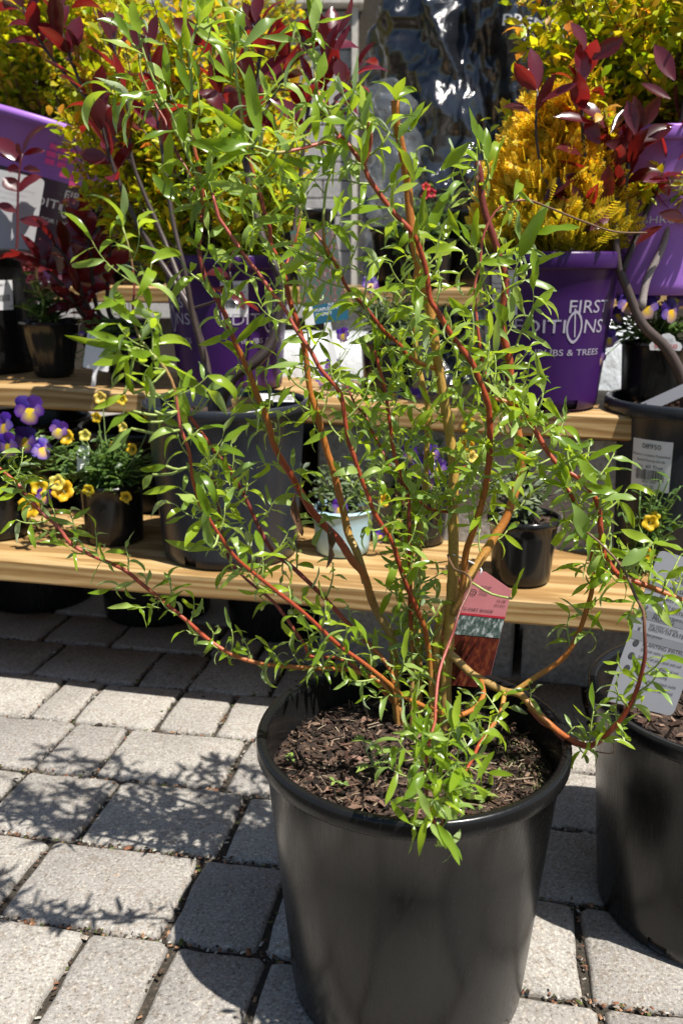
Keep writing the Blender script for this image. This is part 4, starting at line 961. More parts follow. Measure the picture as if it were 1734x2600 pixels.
cherry('purple leaf sand cherry with dark bare stems growing in the dark grey pot', (GPc.x-.02, GPc.y, GPc.z+gsoil), [
 S([(545,1000,Yg),(525,930,Yg+.01),(500,833,Yg+.02),(484,785,Yg+.03),(439,711,Yg+.05),(398,648,Yg+.06),(350,568,Yg+.06),(318,500,Yg+.06),(286,415,Yg+.06),(264,335,Yg+.06),(251,275,Yg+.06)], (12,4), root=True, leafy=.22, n=9),
 S([(545,1000,Yg),(590,960,Yg),(637,928,Yg),(685,880,Yg+.01),(704,817,Yg+.02),(717,721,Yg+.03),(701,680,Yg+.03),(669,609,Yg+.04),(647,530,Yg+.05),(631,460,Yg+.05),(640,350,Yg+.06),(655,200,Yg+.06),(665,60,Yg+.06)], (17,4), root=True, leafy=.3, n=10, c=[DKB, DKB, GRB, DKB]),
 S([(525,930,Yg+.01),(490,800,Yg+.0),(470,690,Yg-.01),(440,560,Yg),(420,430,Yg+.01),(405,330,Yg+.02),(390,200,Yg+.03),(370,90,Yg+.03)], (8,3.5), leafy=.35, n=10),
 S([(500,833,Yg+.02),(430,640,Yg+.1),(340,420,Yg+.12),(330,300,Yg+.12),(300,160,Yg+.12),(270,40,Yg+.12)], (8,3.5), leafy=.4, n=11),
 S([(704,817,Yg+.02),(740,640,Yg+.06),(760,480,Yg+.08),(775,330,Yg+.08),(800,200,Yg+.08),(850,90,Yg+.08)], (9,3.5), leafy=.35, n=10),
 S([(775,330,Yg+.08),(850,260,Yg+.07),(905,180,Yg+.07)], (4,3), leafy=.6, n=7),
 S([(631,460,Yg+.05),(600,330,Yg+.08),(560,240,Yg+.08),(520,120,Yg+.08)], (6,3.5), leafy=.6, n=10),
 S([(660,300,Yg+.06),(720,200,Yg+.08),(770,120,Yg+.08)], (5,3), leafy=.6, n=7),
 S([(340,420,Yg+.12),(230,260,Yg+.15),(170,120,Yg+.15),(140,10,Yg+.15)], (6,3), leafy=.5, n=10),
 S([(230,260,Yg+.15),(120,130,Yg+.16),(60,20,Yg+.16)], (5,3), leafy=.5, n=8),
 S([(484,785,Yg+.03),(560,760,Yg-.02),(590,740,Yg-.04),(583,690,Yg-.05)], (4,3), leafy=.35, n=4),
 ], [((830,150),(850,60),26,Yg+.05),((845,155),(895,75),26,Yg+.05),((655,110),(775,38),44,Yg+.05),((650,55),(660,-10),28,Yg+.05),((640,110),(628,60),34,Yg+.05),((520,60),(510,15),22,Yg+.05),((905,170),(950,110),24,Yg+.05),((865,210),(860,150),30,Yg+.05),((790,150),(755,60),26,Yg+.05)], 8, 0, 3)
Yk = KPc.y
cherry('purple leaf sand cherry with crimson leaves growing in the pot labelled 08950', (KPc.x, KPc.y, KPc.z+ksoil), [
 S([(1745,1000,Yk),(1731,966,Yk),(1688,882,Yk-.01),(1630,824,Yk-.02),(1592,735,Yk-.02),(1565,658,Yk-.02),(1560,530,Yk-.02),(1568,461,Yk-.02)], (15,9), root=True, leafy=.12, n=5, c=[GRB, GRB, DKB]),
 S([(1578,690,Yk-.02),(1599,640,Yk-.01),(1627,572,Yk),(1665,475,Yk),(1701,364,Yk),(1723,323,Yk),(1745,200,Yk)], (9,5), leafy=.5, n=9, c=[DKB, GRB]),
 S([(1565,560,Yk-.02),(1500,440,Yk-.03),(1483,392,Yk-.03),(1477,281,Yk-.03),(1476,204,Yk-.03)], (6,4.5), leafy=.3, n=4),
 S([(1558,600,Yk-.02),(1470,540,Yk-.03),(1400,480,Yk-.04),(1375,434,Yk-.04),(1360,337,Yk-.04),(1364,232,Yk-.04)], (5,3), leafy=.15, n=2),
 S([(1568,461,Yk-.02),(1550,400,Yk-.02),(1535,340,Yk-.02)], (7,4), leafy=.8, n=8),
 S([(1590,600,Yk-.02),(1590,450,Yk-.03),(1610,370,Yk-.03),(1615,330,Yk-.03)], (6,4), leafy=.5, n=7),
 S([(1627,782,Yk-.02),(1642,709,Yk-.01),(1684,620,Yk),(1700,520,Yk+.01),(1715,420,Yk+.01)], (11,6), leafy=.3, n=6, c=[(.3,.26,.24),(.24,.2,.19),DKB]),
 S([(1570,560,Yk-.02),(1520,520,Yk-.04),(1470,520,Yk-.05)], (4,3), leafy=.7, n=5),
 ], [(b, t_, w_, Yk-.05) for b, t_, w_ in (((1360,229),(1307,162),30),((1362,226),(1353,121),34),((1375,259),(1466,223),28),((1347,290),(1286,248),30),((1477,215),(1477,107),42),((1488,126),(1449,60),30),((1502,151),(1580,100),34),((1469,204),(1436,171),20),((1533,326),(1480,234),34),((1502,315),(1413,287),26),((1477,398),(1425,353),40),((1521,365),(1488,309),30),((1535,365),(1596,373),26),((1499,428),(1413,420),28),((1477,439),(1375,481),28),((1521,456),(1458,459),26),((1613,342),(1593,259),28),((1621,359),(1701,317),34),((1625,380),(1705,335),22),((1549,337),(1588,279),20),((1712,204),(1657,124),34),((1701,251),(1624,221),22),((1632,461),(1710,439),30),((1680,450),(1740,430),30),((1480,531),(1447,475),22),((1477,525),(1405,506),20),((1671,542),(1734,558),28),((1613,622),(1676,567),26),((1695,500),(1680,450),22))], 6, 0, 9, Lpx=(70, 100))
Y4 = q4.y
cb = (q5.x-.05, q5.y+.09, Z2+.11)
# leaning cherry pot, hidden behind the ribbed pot
LCp = Vector((q5.x-.035, q5.y+.12, 0)); LCp.z = z2(LCp)
tlc, radlc, slc = pot('nursery_pot', 'half hidden black pot of the leaning plum leaved shrub on the middle plank', LCp, .045, .055, .10, M_black, lip=.004, liph=.006, soil=.008, nchip=20)
Yl = LCp.y
cherry('low plum leaved shrub leaning over the ribbed glossy pot', (LCp.x, LCp.y, LCp.z+slc), [
 S([(300,880,Yl),(229,815,Yl-.05),(170,740,Yl-.09),(120,680,Yl-.1),(75,655,Yl-.1)], (7,4), root=True, leafy=.75, n=14),
 S([(300,880,Yl),(240,800,Yl-.05),(200,720,Yl-.08),(165,650,Yl-.09),(140,620,Yl-.09)], (7,4), root=True, leafy=.7, n=12),
 S([(300,880,Yl),(255,800,Yl-.03),(235,700,Yl-.05),(225,610,Yl-.05),(210,540,Yl-.05)], (7,4), root=True, leafy=.6, n=12),
 S([(300,880,Yl),(280,800,Yl-.02),(275,700,Yl-.03),(285,600,Yl-.03),(300,530,Yl-.03)], (7,4), root=True, leafy=.6, n=12),
 ], [((214,610),(178,520),30,Yl-.06),((222,610),(262,540),34,Yl-.06),((285,570),(258,505),22,Yl-.06),((295,575),(335,515),34,Yl-.06),((230,635),(135,607),30,Yl-.06),((205,600),(165,567),28,Yl-.06)], 10, 0, 21, Lpx=(62, 92))
sx = q3.x+.10; Ys = q3.y-.02
cherry('slender young plum leaved seedling in the big black pot', (PY(38, 630, Ys).x, Ys, q3.z+s3), [
 S([(38,640,Ys),(45,599,Ys),(47,487,Ys),(53,414,Ys),(59,390,Ys)], (4,2.5), root=True, leafy=.1, n=2, c=[(.12,.03,.03),(.12,.02,.03)]),
 ], [(b, t_, w_, Ys) for b, t_, w_ in (((59,396),(44,364),18),((62,393),(111,373),18),((53,414),(0,393),18),((47,487),(12,452),34),((47,487),(88,437),34),((50,558),(126,572),24),((44,540),(-5,515),20),((50,430),(20,432),26),((60,430),(105,425),24))], 2, 0, 31)

# ------------------------------------------------------------------ golden shrubs
GOLD = [(.52, .54, .02), (.60, .58, .02), (.44, .50, .025), (.62, .52, .03), (.36, .44, .02), (.26, .36, .02), (.66, .40, .04), (.60, .30, .05)]
def golden(label, base, centre, rad, ntw, per, seed, lsize, leafwp=.45, w=None):
    r2 = random.Random(seed)
    t = thing('golden_shrub', label, 'shrub', base); b0 = Vector(base); sp, cl_ = [], []
    V, Fc, CC = [], [], []
    for k in range(ntw):
        while True:
            q = Vector((r2.uniform(-1, 1), r2.uniform(-1, 1), r2.uniform(-1, 1)))
            if .25 < q.length < 1: break
        e = Vector((centre[0]+q.x*rad[0], centre[1]+q.y*rad[1], centre[2]+q.z*rad[2]))
        b = b0+Vector((r2.uniform(-.03, .03), r2.uniform(-.03, .03), 0))
        m1 = b.lerp(e, .45)+Vector(((e.x-b.x)*.10, (e.y-b.y)*.1, -.02+r2.uniform(-.03, .03)))+Vector((r2.uniform(-.03, .03), r2.uniform(-.03, .03), 0))
        path = spline([b, m1, e+Vector((0, 0, .01))], .02); n = len(path)
        tv, tf, tcc = tube(path, [.0030*(1-.75*i/n) for i in range(n)], [(.11, .07, .05)]*n, 5)
        off = len(V); V += tv; Fc += [tuple(x+off for x in f) for f in tf]; CC += tcc
        az = r2.uniform(0, 6)
        for i in range(per):
            u = .42+.58*(i+1)/per; p_ = path[min(n-1, int(u*(n-1)))]; T = (path[min(n-1, int(u*(n-1))+1)]-path[max(0, int(u*(n-1))-1)]).normalized()
            for j in range(3):
                az += 2.4; ax = T.orthogonal().normalized(); ay = T.cross(ax)
                d = (T*r2.uniform(.3, .8)+(ax*math.cos(az)+ay*math.sin(az))*.9+Vector((0, 0, .25))).normalized()
                L = lsize*r2.uniform(.7, 1.3)
                jit = Vector((r2.gauss(0, .008), r2.gauss(0, .008), r2.gauss(0, .008)))
                sp.append((leaf_matrix(p_+jit, d, Vector((0, 0, 1))+Vector((r2.gauss(0, .5), r2.gauss(0, .5), 0)), L, L*r2.uniform(.42, .6)), r2.randrange(len(LS))))
                tip = u > .82
                c = r2.choice(GOLD[:4] if u > .7 else GOLD[2:6])
                if tip and r2.random() < .26: c = r2.choice(GOLD[6:8]) if r2.random() < .8 else GOLD[3]
                cl_.append(tuple(x*r2.uniform(.8, 1.15) for x in c))
    o = obj('twigs', mesh(V, Fc, True, CC), t, M_bark)
    f = obj('foliage', join_leaves(sp, LS, 'golden', M_gold, cl_), t); f['kind'] = 'stuff'
    return t
P = PY
c1 = P(470, 330, q1.y+.02)
golden('golden spirea with orange tips growing from the purple pot with the white label', (q1.x, q1.y, q1.z+s1), (c1.x, c1.y, c1.z), (.22, .16, .25), 170, 22, 5, .022)
b9 = Vector(t9.location)+Vector((math.sin(LEAN)*(H9-.03), 0, math.cos(LEAN)*(H9-.03)))
c9 = P(80, 100, b9.y)
golden('taller golden spirea with bare brown stems rising from the big leaning pot', (b9.x, b9.y, b9.z), (c9.x, c9.y, c9.z+.05), (.32, .22, .27), 210, 22, 6, .0235)
c8 = P(1560, 230, q8.y)
golden('golden spirea growing from the purple pot coloured as sunlit on the top plank', (q8.x, q8.y, q8.z+s8), (c8.x+.075, c8.y, c8.z+.02), (.27, .18, .31), 220, 22, 8, .0225)
c7 = P(640, 20, 3.0)
bshr = golden('far golden shrub standing in front of the block wall', (c7.x, 3.05, -.003), (c7.x, 3.05, c7.z+.0), (.18, .18, .28), 120, 18, 11, .026)

# ------------------------------------------------------------------ golden arborvitae
def arbor(base, top, rmax, n, seed):
    r2 = random.Random(seed); t = thing('arborvitae', 'golden feathery arborvitae in the purple pot with the SHRUBS & TREES lettering', 'conifer', base)
    V, Fc, CC = [], [], []; TV, TF, TC = [], [], []
    b = Vector(base); H_ = top-b.z
    tv, tf, tcc = tube([b, b+Vector((0, 0, H_*.8))], [.008, .003], [(.10, .06, .04)]*2, 6); TV, TF, TC = tv, tf, tcc
    for k in range(n):
        h = r2.random()**.85; z = b.z+H_*h*.93; rr = rmax*(1-.75*h**1.6)*(.55+.45*min(1, h*5))
        a = r2.uniform(0, 6.28); depth = math.sqrt(r2.uniform(.3, 1))
        o = Vector((math.cos(a), math.sin(a), 0)); p = Vector((b.x, b.y, z))+o*rr*depth
        d = (o*.9+Vector((0, 0, .8))+Vector((r2.gauss(0, .5), r2.gauss(0, .5), r2.gauss(0, .3)))).normalized()
        L = r2.uniform(.020, .036); pl = d.cross(Vector((r2.gauss(0, 1), r2.gauss(0, 1), r2.gauss(0, .3)))).normalized()
        gold = min(1, max(0, (depth-.45)*2.4))*min(1, .3+h*1.5)
        for j in range(7):
            u = (j+1)/7; q = p+d*L*u
            for s in (-1, 1):
                e = (d*.55+pl*s*.85).normalized(); l_ = L*.55*(1-.7*u)+.003; wv = d.cross(pl)*.0012+pl*.0001
                nn = e.cross(d.cross(pl)).normalized()*.0013
                for ii in range(2):
                    q0 = q+e*l_*ii*.45; e2 = (e+d*.35*ii).normalized(); oo = len(V)
                    V += [q0-nn, q0+e2*l_*.35-nn*1.3+d.cross(pl)*.0008, q0+e2*l_*.7, q0+e2*l_*.35+nn*1.3-d.cross(pl)*.0008]
                    Fc.append((oo, oo+1, oo+2, oo+3)); g = min(1, gold*(.6+.5*u))
                    c = [(.36, .36, .02)[i]*(1-g)+(.95, .68, .05)[i]*g for i in range(3)]; f = r2.uniform(.75, 1.2)
                    CC += [tuple(x*f for x in c)]*4
    obj('trunk', mesh(TV, TF, True, TC), t, M_bark)
    f = obj('foliage', mesh(V, Fc, False, CC), t, M_gold); f['kind'] = 'stuff'
arbor((q2.x, q2.y, q2.z+s2), P(1320, 235, q2.y).z, .118, 1900, 4)

# ------------------------------------------------------------------ flowers and bedding plants
VIO, DVIO, LILA, YLW, PNKF = (.075, .015, .30), (.04, .009, .17), (.15, .075, .42), (.80, .52, .015), (.5, .06, .12)
def viola_mesh(outer, inner, back):
    V, Fc, CC = [], [], []
    pet = [((-.32, .42), .44, back, 100+25), ((.32, .42), .44, back, 80-25), ((-.46, -.06), .38, outer, 190), ((.46, -.06), .38, outer, -10), ((0, -.42), .50, inner, 270)]
    for k, ((cx, cy), r, col, ang) in enumerate(pet):
        o = len(V); zz_ = -.03*k
        V.append((cx*.12, zz_-.03, cy*.12)); CC.append(YLW)
        V.append((cx*.8, zz_-.05, cy*.8)); CC.append(YLW if k == 4 else tuple(a*.75+b*.25 for a, b in zip(col, YLW)) if k > 1 else col)
        m = 18
        for j in range(m):
            a = 2*math.pi*j/m; rr = r*(1+.06*math.sin(3*a+k)+.04*math.sin(7*a+2*k))
            V.append((cx+rr*math.cos(a), zz_+.06*math.sin(2*a+k)+.05, cy+rr*math.sin(a))); CC.append(col if k != 4 else (inner if (cy+rr*math.sin(a)) < -.02 else YLW))
        for j in range(m): Fc.append((o+1, o+2+j, o+2+(j+1) % m))
    return mesh(V, Fc, True, CC, [M_petal], name='viola_flower')
FV = [viola_mesh(VIO, VIO, DVIO), viola_mesh(LILA, LILA, VIO), viola_mesh((.15, .07, .40), (.34, .22, .30), DVIO)]
def trumpet_mesh(col):
    V, Fc, CC = [], [], []; m = 30
    for (r, z) in ((.05, -.9), (.09, -.5), (.15, -.22), (.30, -.06), (.44, 0), (.52, -.03)):
        for j in range(m):
            a = 2*math.pi*j/m; f = 1+(.20*abs(math.cos(2.5*a))-.10 if r > .25 else 0)+(.03*math.sin(11*a+r*9) if r > .4 else 0)
            V.append((r*f*math.cos(a), -z+(.07*math.cos(5*a) if r > .4 else 0)*-1, r*f*math.sin(a))); CC.append(tuple(c*(.55 if r < .2 else .8 if r < .35 else 1) for c in col))
    for k in range(5):
        for j in range(m): Fc.append((k*m+j, k*m+(j+1) % m, (k+1)*m+(j+1) % m, (k+1)*m+j))
    Fc.append(tuple(range(m)))
    return mesh(V, Fc, True, CC, [M_petal], name='trumpet_flower')
FT = trumpet_mesh((.85, .55, .015)); FT2 = trumpet_mesh((.85, .66, .12)); FP = trumpet_mesh((.55, .12, .16))
def bedding(name, label, cat, base, c, rad, n, lsize, lratio, mat, flowers, seed, fme, stemcol=(.12, .2, .05), upright=.4):
    r2 = random.Random(seed); t = thing(name, label, cat, base); b0 = Vector(base); sp = []; V, Fc, CC = [], [], []
    for k in range(n//7):
        while True:
            q = Vector((r2.uniform(-1, 1), r2.uniform(-1, 1), r2.uniform(-.9, 1)))
            if q.length < 1: break
        e = Vector((c[0]+q.x*rad[0], c[1]+q.y*rad[1], c[2]+q.z*rad[2])); m_ = b0.lerp(e, .5)+Vector((0, 0, .012))
        path = spline([b0+Vector((r2.uniform(-.02, .02), r2.uniform(-.02, .02), 0)), m_, e], .008); nn = len(path)
        tv, tf, tcc = tube(path, [.0011]*nn, [stemcol]*nn, 4); off = len(V); V += tv; Fc += [tuple(x+off for x in f) for f in tf]; CC += tcc
        for j in range(7):
            p_ = path[min(nn-1, int((.35+.65*j/6)*(nn-1)))]; a = r2.uniform(0, 6.28)
            d = Vector((math.cos(a), math.sin(a), r2.uniform(-.2, .8)+upright-.4)).normalized(); L = lsize*r2.uniform(.7, 1.3)
            sp.append((leaf_matrix(p_, d, Vector((0, 0, 1))+rv(.4), L, L*lratio), r2.randrange(len(LS))))
    obj('stems', mesh(V, Fc, True, CC), t, M_bark)
    f = obj('foliage', join_leaves(sp, LS, 'bedding', mat), t); f['kind'] = 'stuff'
    SV, SF, SC = [], [], []
    for (px, py, Y, s, mi) in flowers:
        p_ = PY(px, py, Y); to = Vector((r2.uniform(-.5, .5), -1, r2.uniform(-.1, .5))).normalized()
        zq = to.to_track_quat('-Y', 'Z').to_matrix().to_4x4()
        M = Matrix.Translation(p_) @ zq @ Matrix.Rotation(r2.uniform(-.4, .4), 4, 'Y') @ Matrix.Scale(s*pxm(p_)*(.54 if fme[mi].name.startswith('viola') else .82), 4)
        obj('flower', fme[mi], t, mw=M)
        bk = p_-to*(s*pxm(p_)*.04)
        path = spline([Vector((c[0]*.6+p_.x*.4, c[1]*.6+p_.y*.4, c[2]-rad[2]*.3)), bk+Vector((0, .012, -.015)), bk], .006); nn = len(path)
        tv, tf, tcc = tube(path, [.0009]*nn, [(.2, .28, .1)]*nn, 4); off = len(SV); SV += tv; SF += [tuple(x+off for x in f2) for f2 in tf]; SC += tcc
    if SV: obj('flower_stalks', mesh(SV, SF, True, SC), t, M_bark)
    return t
Y = LPc.y-.03
bedding('trumpet_flowers', 'leafy plant with yellow trumpet flowers in the small black pot', 'flowers', LPc+Vector((0, 0, .088)), LPc+Vector((0, -.01, .125)), (.095, .065, .055), 980, .017, .42, M_green,
 [(245,1060,Y,32,0),(335,1140,Y-.02,34,0),(225,1245,Y-.03,34,0),(320,1262,Y-.04,34,0),(312,1085,Y,30,1),(216,1105,Y,34,1),(290,1130,Y,24,0),(380,1050,Y,36,0),(255,1010,Y+.02,36,1),(310,1015,Y+.02,30,0)], 2, [FT, FT2])
Y = LLc.y-.04
bedding('pansies', 'violet and yellow pansies in the black pot at the end of the lowest plank', 'flowers', LLc+Vector((0, 0, .093)), LLc+Vector((.025, -.01, .135)), (.115, .07, .055), 1150, .018, .5, M_green,
 [(75,1040,Y-.02,80,0),(10,1080,Y-.02,70,1),(65,1115,Y-.01,72,0),(20,1130,Y-.03,70,1),(105,1140,Y,60,1),(150,1090,Y,50,2),(112,1260,Y-.04,44,1),(160,1245,Y-.05,62,4),(100,1235,Y-.04,50,4),(75,1285,Y-.06,70,4),(145,1225,Y-.05,46,3),(170,1110,Y-.0,44,4)], 3, FV+[FT2, FT])
Y = VPc.y-.04
bedding('violas', 'dark violet violas with yellow faces behind the willow trunk', 'flowers', VPc+Vector((0, 0, .08)), VPc+Vector((0, 0, .135)), (.09, .07, .06), 420, .016, .5, M_sage,
 [(1060,1185,Y,62,0),(1040,1150,Y,50,0),(1095,1150,Y,50,0),(1110,1190,Y,56,2),(1085,1220,Y,52,2),(1190,1080,Y,44,4),(1185,1130,Y,44,4),(1200,1160,Y,36,3)], 5, FV+[FT2, FT])
Y = BPc.y-.03
bedding('violas', 'pale violet violas with yellow lips in the pale blue pot', 'flowers', BPc+Vector((0, 0, .065)), BPc+Vector((0, 0, .11)), (.075, .06, .055), 300, .015, .5, M_sage,
 [(862,1290,Y,52,1),(865,1320,Y,44,2),(975,1270,Y,36,4),(990,1345,Y,34,4),(965,1360,Y,36,1),(1010,1330,Y,30,3)], 6, FV+[FT2, FT])
bedding('seedlings', 'grey-green leafy seedlings in the small glossy black pot', 'plant', SPc+Vector((0, 0, .086)), SPc+Vector((-.01, 0, .135)), (.065, .05, .055), 300, .02, .38, M_sage, [], 7, FV, stemcol=(.08, .06, .05))
Y = KPc.y-.13
bedding('trumpet_flowers', 'yellow trumpet flowers hanging in front of the pot labelled 08950', 'flowers', YPc+Vector((0, 0, .0)), YPc+Vector((.012, -.005, .10)), (.05, .035, .06), 260, .018, .45, M_green, [(1650,1327,YPc.y-.035,46,0),(1637,1410,YPc.y-.035,46,0),(1660,1312,YPc.y-.02,34,0)], 8, [FT, FT2])
Y = q6.y-.05
bedding('violas', 'violet and yellow violas spilling from the pot with the cloud shaped tag', 'flowers', q6+Vector((0, 0, .094)), q6+Vector((-.01, 0, .125)), (.10, .06, .04), 420, .016, .55, M_green,
 [(1525,808,Y,66,2),(1595,770,Y,62,2),(1575,745,Y+.02,56,0),(1640,780,Y,64,2),(1700,790,Y,64,2),(1515,905,Y-.02,54,2),(1565,800,Y+.02,50,0),(1505,885,Y,40,0),(1650,755,Y+.02,56,0),(1715,760,Y+.02,56,0),(1545,860,Y,46,1)], 10, FV)
Y = q5.y-.04
bedding('violas', 'small pale violas trailing from the pot with the blank white tag', 'flowers', q5+Vector((0, 0, .082)), q5+Vector((-.03, -.02, .075)), (.085, .05, .055), 420, .014, .55, M_green, [(208,848,Y-.03,16,1),(340,862,Y-.02,14,1),(335,968,Y-.05,16,1)], 12, FV)
Y = q7.y-.04
bedding('violas', 'violet violas in the small glossy pot on the middle plank', 'flowers', q7+Vector((0, 0, .082)), q7+Vector((0, 0, .14)), (.10, .06, .06), 380, .016, .5, M_sage,
 [(940,722,Y,48,0),(870,850,Y,40,1),(845,930,Y-.02,46,0),(1000,1000,Y-.03,46,0),(1095,980,Y-.02,46,0),(820,960,Y-.03,44,1),(1050,1005,Y-.03,44,1)], 13, FV)
# upright stonecrop in the ribbed pot
r2 = random.Random(5); st_ = thing('stonecrop', 'upright fleshy green stonecrop with pink flower heads in the ribbed pot', 'plant', q4+Vector((0, 0, .097)))
b0 = q4+Vector((0, 0, .095))
for k, (px, py) in enumerate(((70, 690), (95, 720), (125, 735), (160, 730), (110, 760), (185, 770), (60, 780))):
    e = PY(px, py, q4.y+r2.uniform(-.05, .03)); path = spline([b0+Vector((r2.uniform(-.02, .02), r2.uniform(-.02, .02), 0)), b0.lerp(e, .5)+Vector((0, 0, .005)), e], .006); n = len(path)
    v_, f_, c_ = tube(path, [.0028]*n, [(.25, .36, .09)]*n, 6); so_ = obj('stem', mesh(v_, f_, True, c_), st_, M_bark); sp = []
    for j in range(16):
        a = 2.4*j; d = Vector((math.cos(a), math.sin(a), .45)).normalized(); L = r2.uniform(.026, .042)
        sp.append((leaf_matrix(path[int((.1+.85*j/15)*(n-1))], d, Vector((0, 0, 1)), L, L*.45), j % 3))
    o = obj('leaves', join_leaves(sp, LS, 'stonecrop', M_green), so_)
    if k < 2:
        for j in range(6):
            p_ = e+Vector((r2.gauss(0, .008), r2.gauss(0, .008), r2.gauss(.006, .005)))
            obj('flower', FP, st_, mw=Matrix.Translation(p_) @ Matrix.Rotation(r2.uniform(-1, 1), 4, 'X') @ Matrix.Scale(.012, 4))
# red geranium flower spot far behind
p = PY(1085, 490, 1.95); 
bedding('red_flowers', 'bright red flowers behind the willow beside the black plastic', 'flowers', Vector((p.x, p.y, Z3)), Vector((p.x, p.y, p.z-.06)), (.09, .07, .09), 420, .025, .7, M_green, [(1082,474,1.9,26,0),(1096,490,1.9,26,0),(1078,496,1.9,22,0)], 15, [trumpet_mesh((.6, .02, .03))])
prg, _, _ = pot('nursery_pot', 'black pot of red flowers on the top plank', Vector((p.x, p.y, Z3+.0008)), .05, .062, .10, M_black, lip=.004, liph=.006, soil=.01, nchip=0)
# weeds and moss in the main pot
def weed(label, pts, seed, lsize=.011, Y0=None):
    r2 = random.Random(seed); b0 = PZ(pts[0][0], pts[0][1], msz+.003)
    t = thing('weed_seedling', label, 'weed', b0, group='weed seedlings in the willow pot'); V, Fc, CC = [], [], []
    for (px, py) in pts[1:]:
        e = PY(px, py, b0.y-.004); path = spline([b0, b0.lerp(e, .5)+Vector((r2.uniform(-.004, .004), 0, .002)), e], .004); n = len(path)
        tv, tf, tcc = tube(path, [.0007]*n, [(.3, .36, .2)]*n, 5); off = len(V); V += tv; Fc += [tuple(x+off for x in f) for f in tf]; CC += tcc
        for j in range(3):
            a = r2.uniform(0, 6.28); obj('leaf', WEEDM[r2.randrange(3)], t, mw=leaf_matrix(e, Vector((math.cos(a), math.sin(a), .35)), Vector((0, 0, 1)), lsize*r2.uniform(.7, 1.3), lsize*.45))
    obj('stem', mesh(V, Fc, True, CC), t, M_bark)
WEEDM = [mesh(v.tolist(), f, True, mats=[M_willow2], name='weed_leaf') for v, f in LS]
weed('pale branching weed seedling on the open soil of the willow pot', [(960,1965),(925,1880),(948,1890),(985,1910),(1010,1912),(975,1935),(940,1945)], 1, .013)
weed('tiny bright weed seedling near the front of the willow pot', [(862,2000),(850,1985),(870,1990),(858,2012)], 2, .007)
weed('round leaved weed sprout beside the dangling willow twig', [(1218,2030),(1205,2010),(1232,2020),(1212,2040),(1195,2025)], 3, .012)
weed('small weed sprout by the rim of the willow pot', [(735,1935),(725,1920),(742,1925)], 4, .007)
# moss patch
V, Fc, CC = [], [], []
for k in range(700):
    a = rng.uniform(-.4, .5); q = rng.uniform(.085, .122); p_ = POT+Vector((q*math.cos(a), q*math.sin(a), msoil+rng.uniform(.001, .006))); d = rv().normalized()*.0022; e = rv().normalized()*.0008; o = len(V)
    V += [p_, p_+d+e, p_+d*1.2, p_+d-e]; Fc.append((o, o+1, o+2, o+3)); CC += [rng.choice([(.17, .17, .07), (.25, .23, .13), (.12, .15, .05)])]*4
V2, F2, C2 = [], [], []
for k in range(380):
    q = .118*math.sqrt(rng.random()); a = rng.uniform(0, 6.28); p_ = POT+Vector((q*math.cos(a), q*math.sin(a), msoil+rng.uniform(.003, .008)))
    d = Vector((rng.gauss(0, 1), rng.gauss(0, 1), rng.gauss(0, .25))).normalized()*rng.uniform(.002, .010); e = d.cross(Vector((0, 0, 1))).normalized()*rng.uniform(.0003, .0007); o = len(V2)
    V2 += [p_-d-e, p_+d-e, p_+d+e, p_-d+e, p_+Vector((0, 0, .0008))]; F2 += [(o, o+1, o+4), (o+1, o+2, o+4), (o+2, o+3, o+4), (o+3, o, o+4)]
    C2 += [rng.choice([(.22, .16, .11), (.12, .08, .055), (.30, .24, .17), (.06, .04, .03), (.15, .09, .06)])]*5
sl_ = obj('soil_litter', mesh(V2, F2, False, C2), mainpot, M_chip); sl_['kind'] = 'stuff'
dl = []
for k in range(34):
    q = .112*math.sqrt(rng.random()); a = rng.uniform(0, 6.28) if k < 12 else rng.uniform(3.0, 5.2); p_ = POT+Vector((q*math.cos(a), q*math.sin(a), msoil+.006)); a2 = rng.uniform(0, 6.28)
    L = rng.uniform(.012, .024); dl.append((leaf_matrix(p_, Vector((math.cos(a2), math.sin(a2), .1)), Vector((0, 0, 1))+rv(.3), L, L*.33), rng.randrange(10)))
dlo = obj('dry_leaf_litter', join_leaves(dl, LW, 'litter', M_litter), mainpot); dlo['kind'] = 'stuff'
mo = obj('moss', mesh(V, Fc, False, CC), mainpot, M_chip); mo['kind'] = 'stuff'

# ------------------------------------------------------------------ tags
# pink care tag hanging on the willow
def oriented(p_, ry, rx=0, rz=0): return Matrix.Translation(p_) @ Matrix.Rotation(rz, 4, 'Z') @ Matrix.Rotation(ry, 4, 'Y') @ Matrix.Rotation(rx, 4, 'X')
YTG = .80
pa, pb = PY(1215, 1455, YTG), PY(1165, 1780, YTG+.005)
c_ = (pa+pb)/2; k = pxm(c_); W_, H_ = 150*k, 320*k
M = oriented(PY(1200, 1600, YTG), R(9), R(4), R(8))
ol = [(-W_/2, -H_/2), (W_/2, -H_/2), (W_/2, H_/2-.016), (W_/2-.030, H_/2), (-W_/2+.008, H_/2), (-W_/2, H_/2-.006)]
pt = flat_tag('plant_tag', 'pink topped care tag with red stem picture hanging on the willow', 'tag', M, W_, H_, M_pinktag, ol)
yb = H_/2-.046
v_, f_ = patch(W_-.0006, yb+H_/2, 8, 8, 0, (yb-H_/2)/2); obj('picture', mesh([(x, -.0006, y) for x, y, z in v_], f_, False), pt, M_photored, world=False)
v_, f_ = patch(W_-.0006, .022, 8, 2, 0, yb-.012); obj('picture_top', mesh([(x, -.0009, y) for x, y, z in v_], f_, False), pt, M_photofrost, world=False)
v_, f_ = patch(W_, .0022, 8, 1, 0, yb); obj('red_band', mesh([(x, -.0012, y) for x, y, z in v_], f_, False), pt, M_redband, world=False)
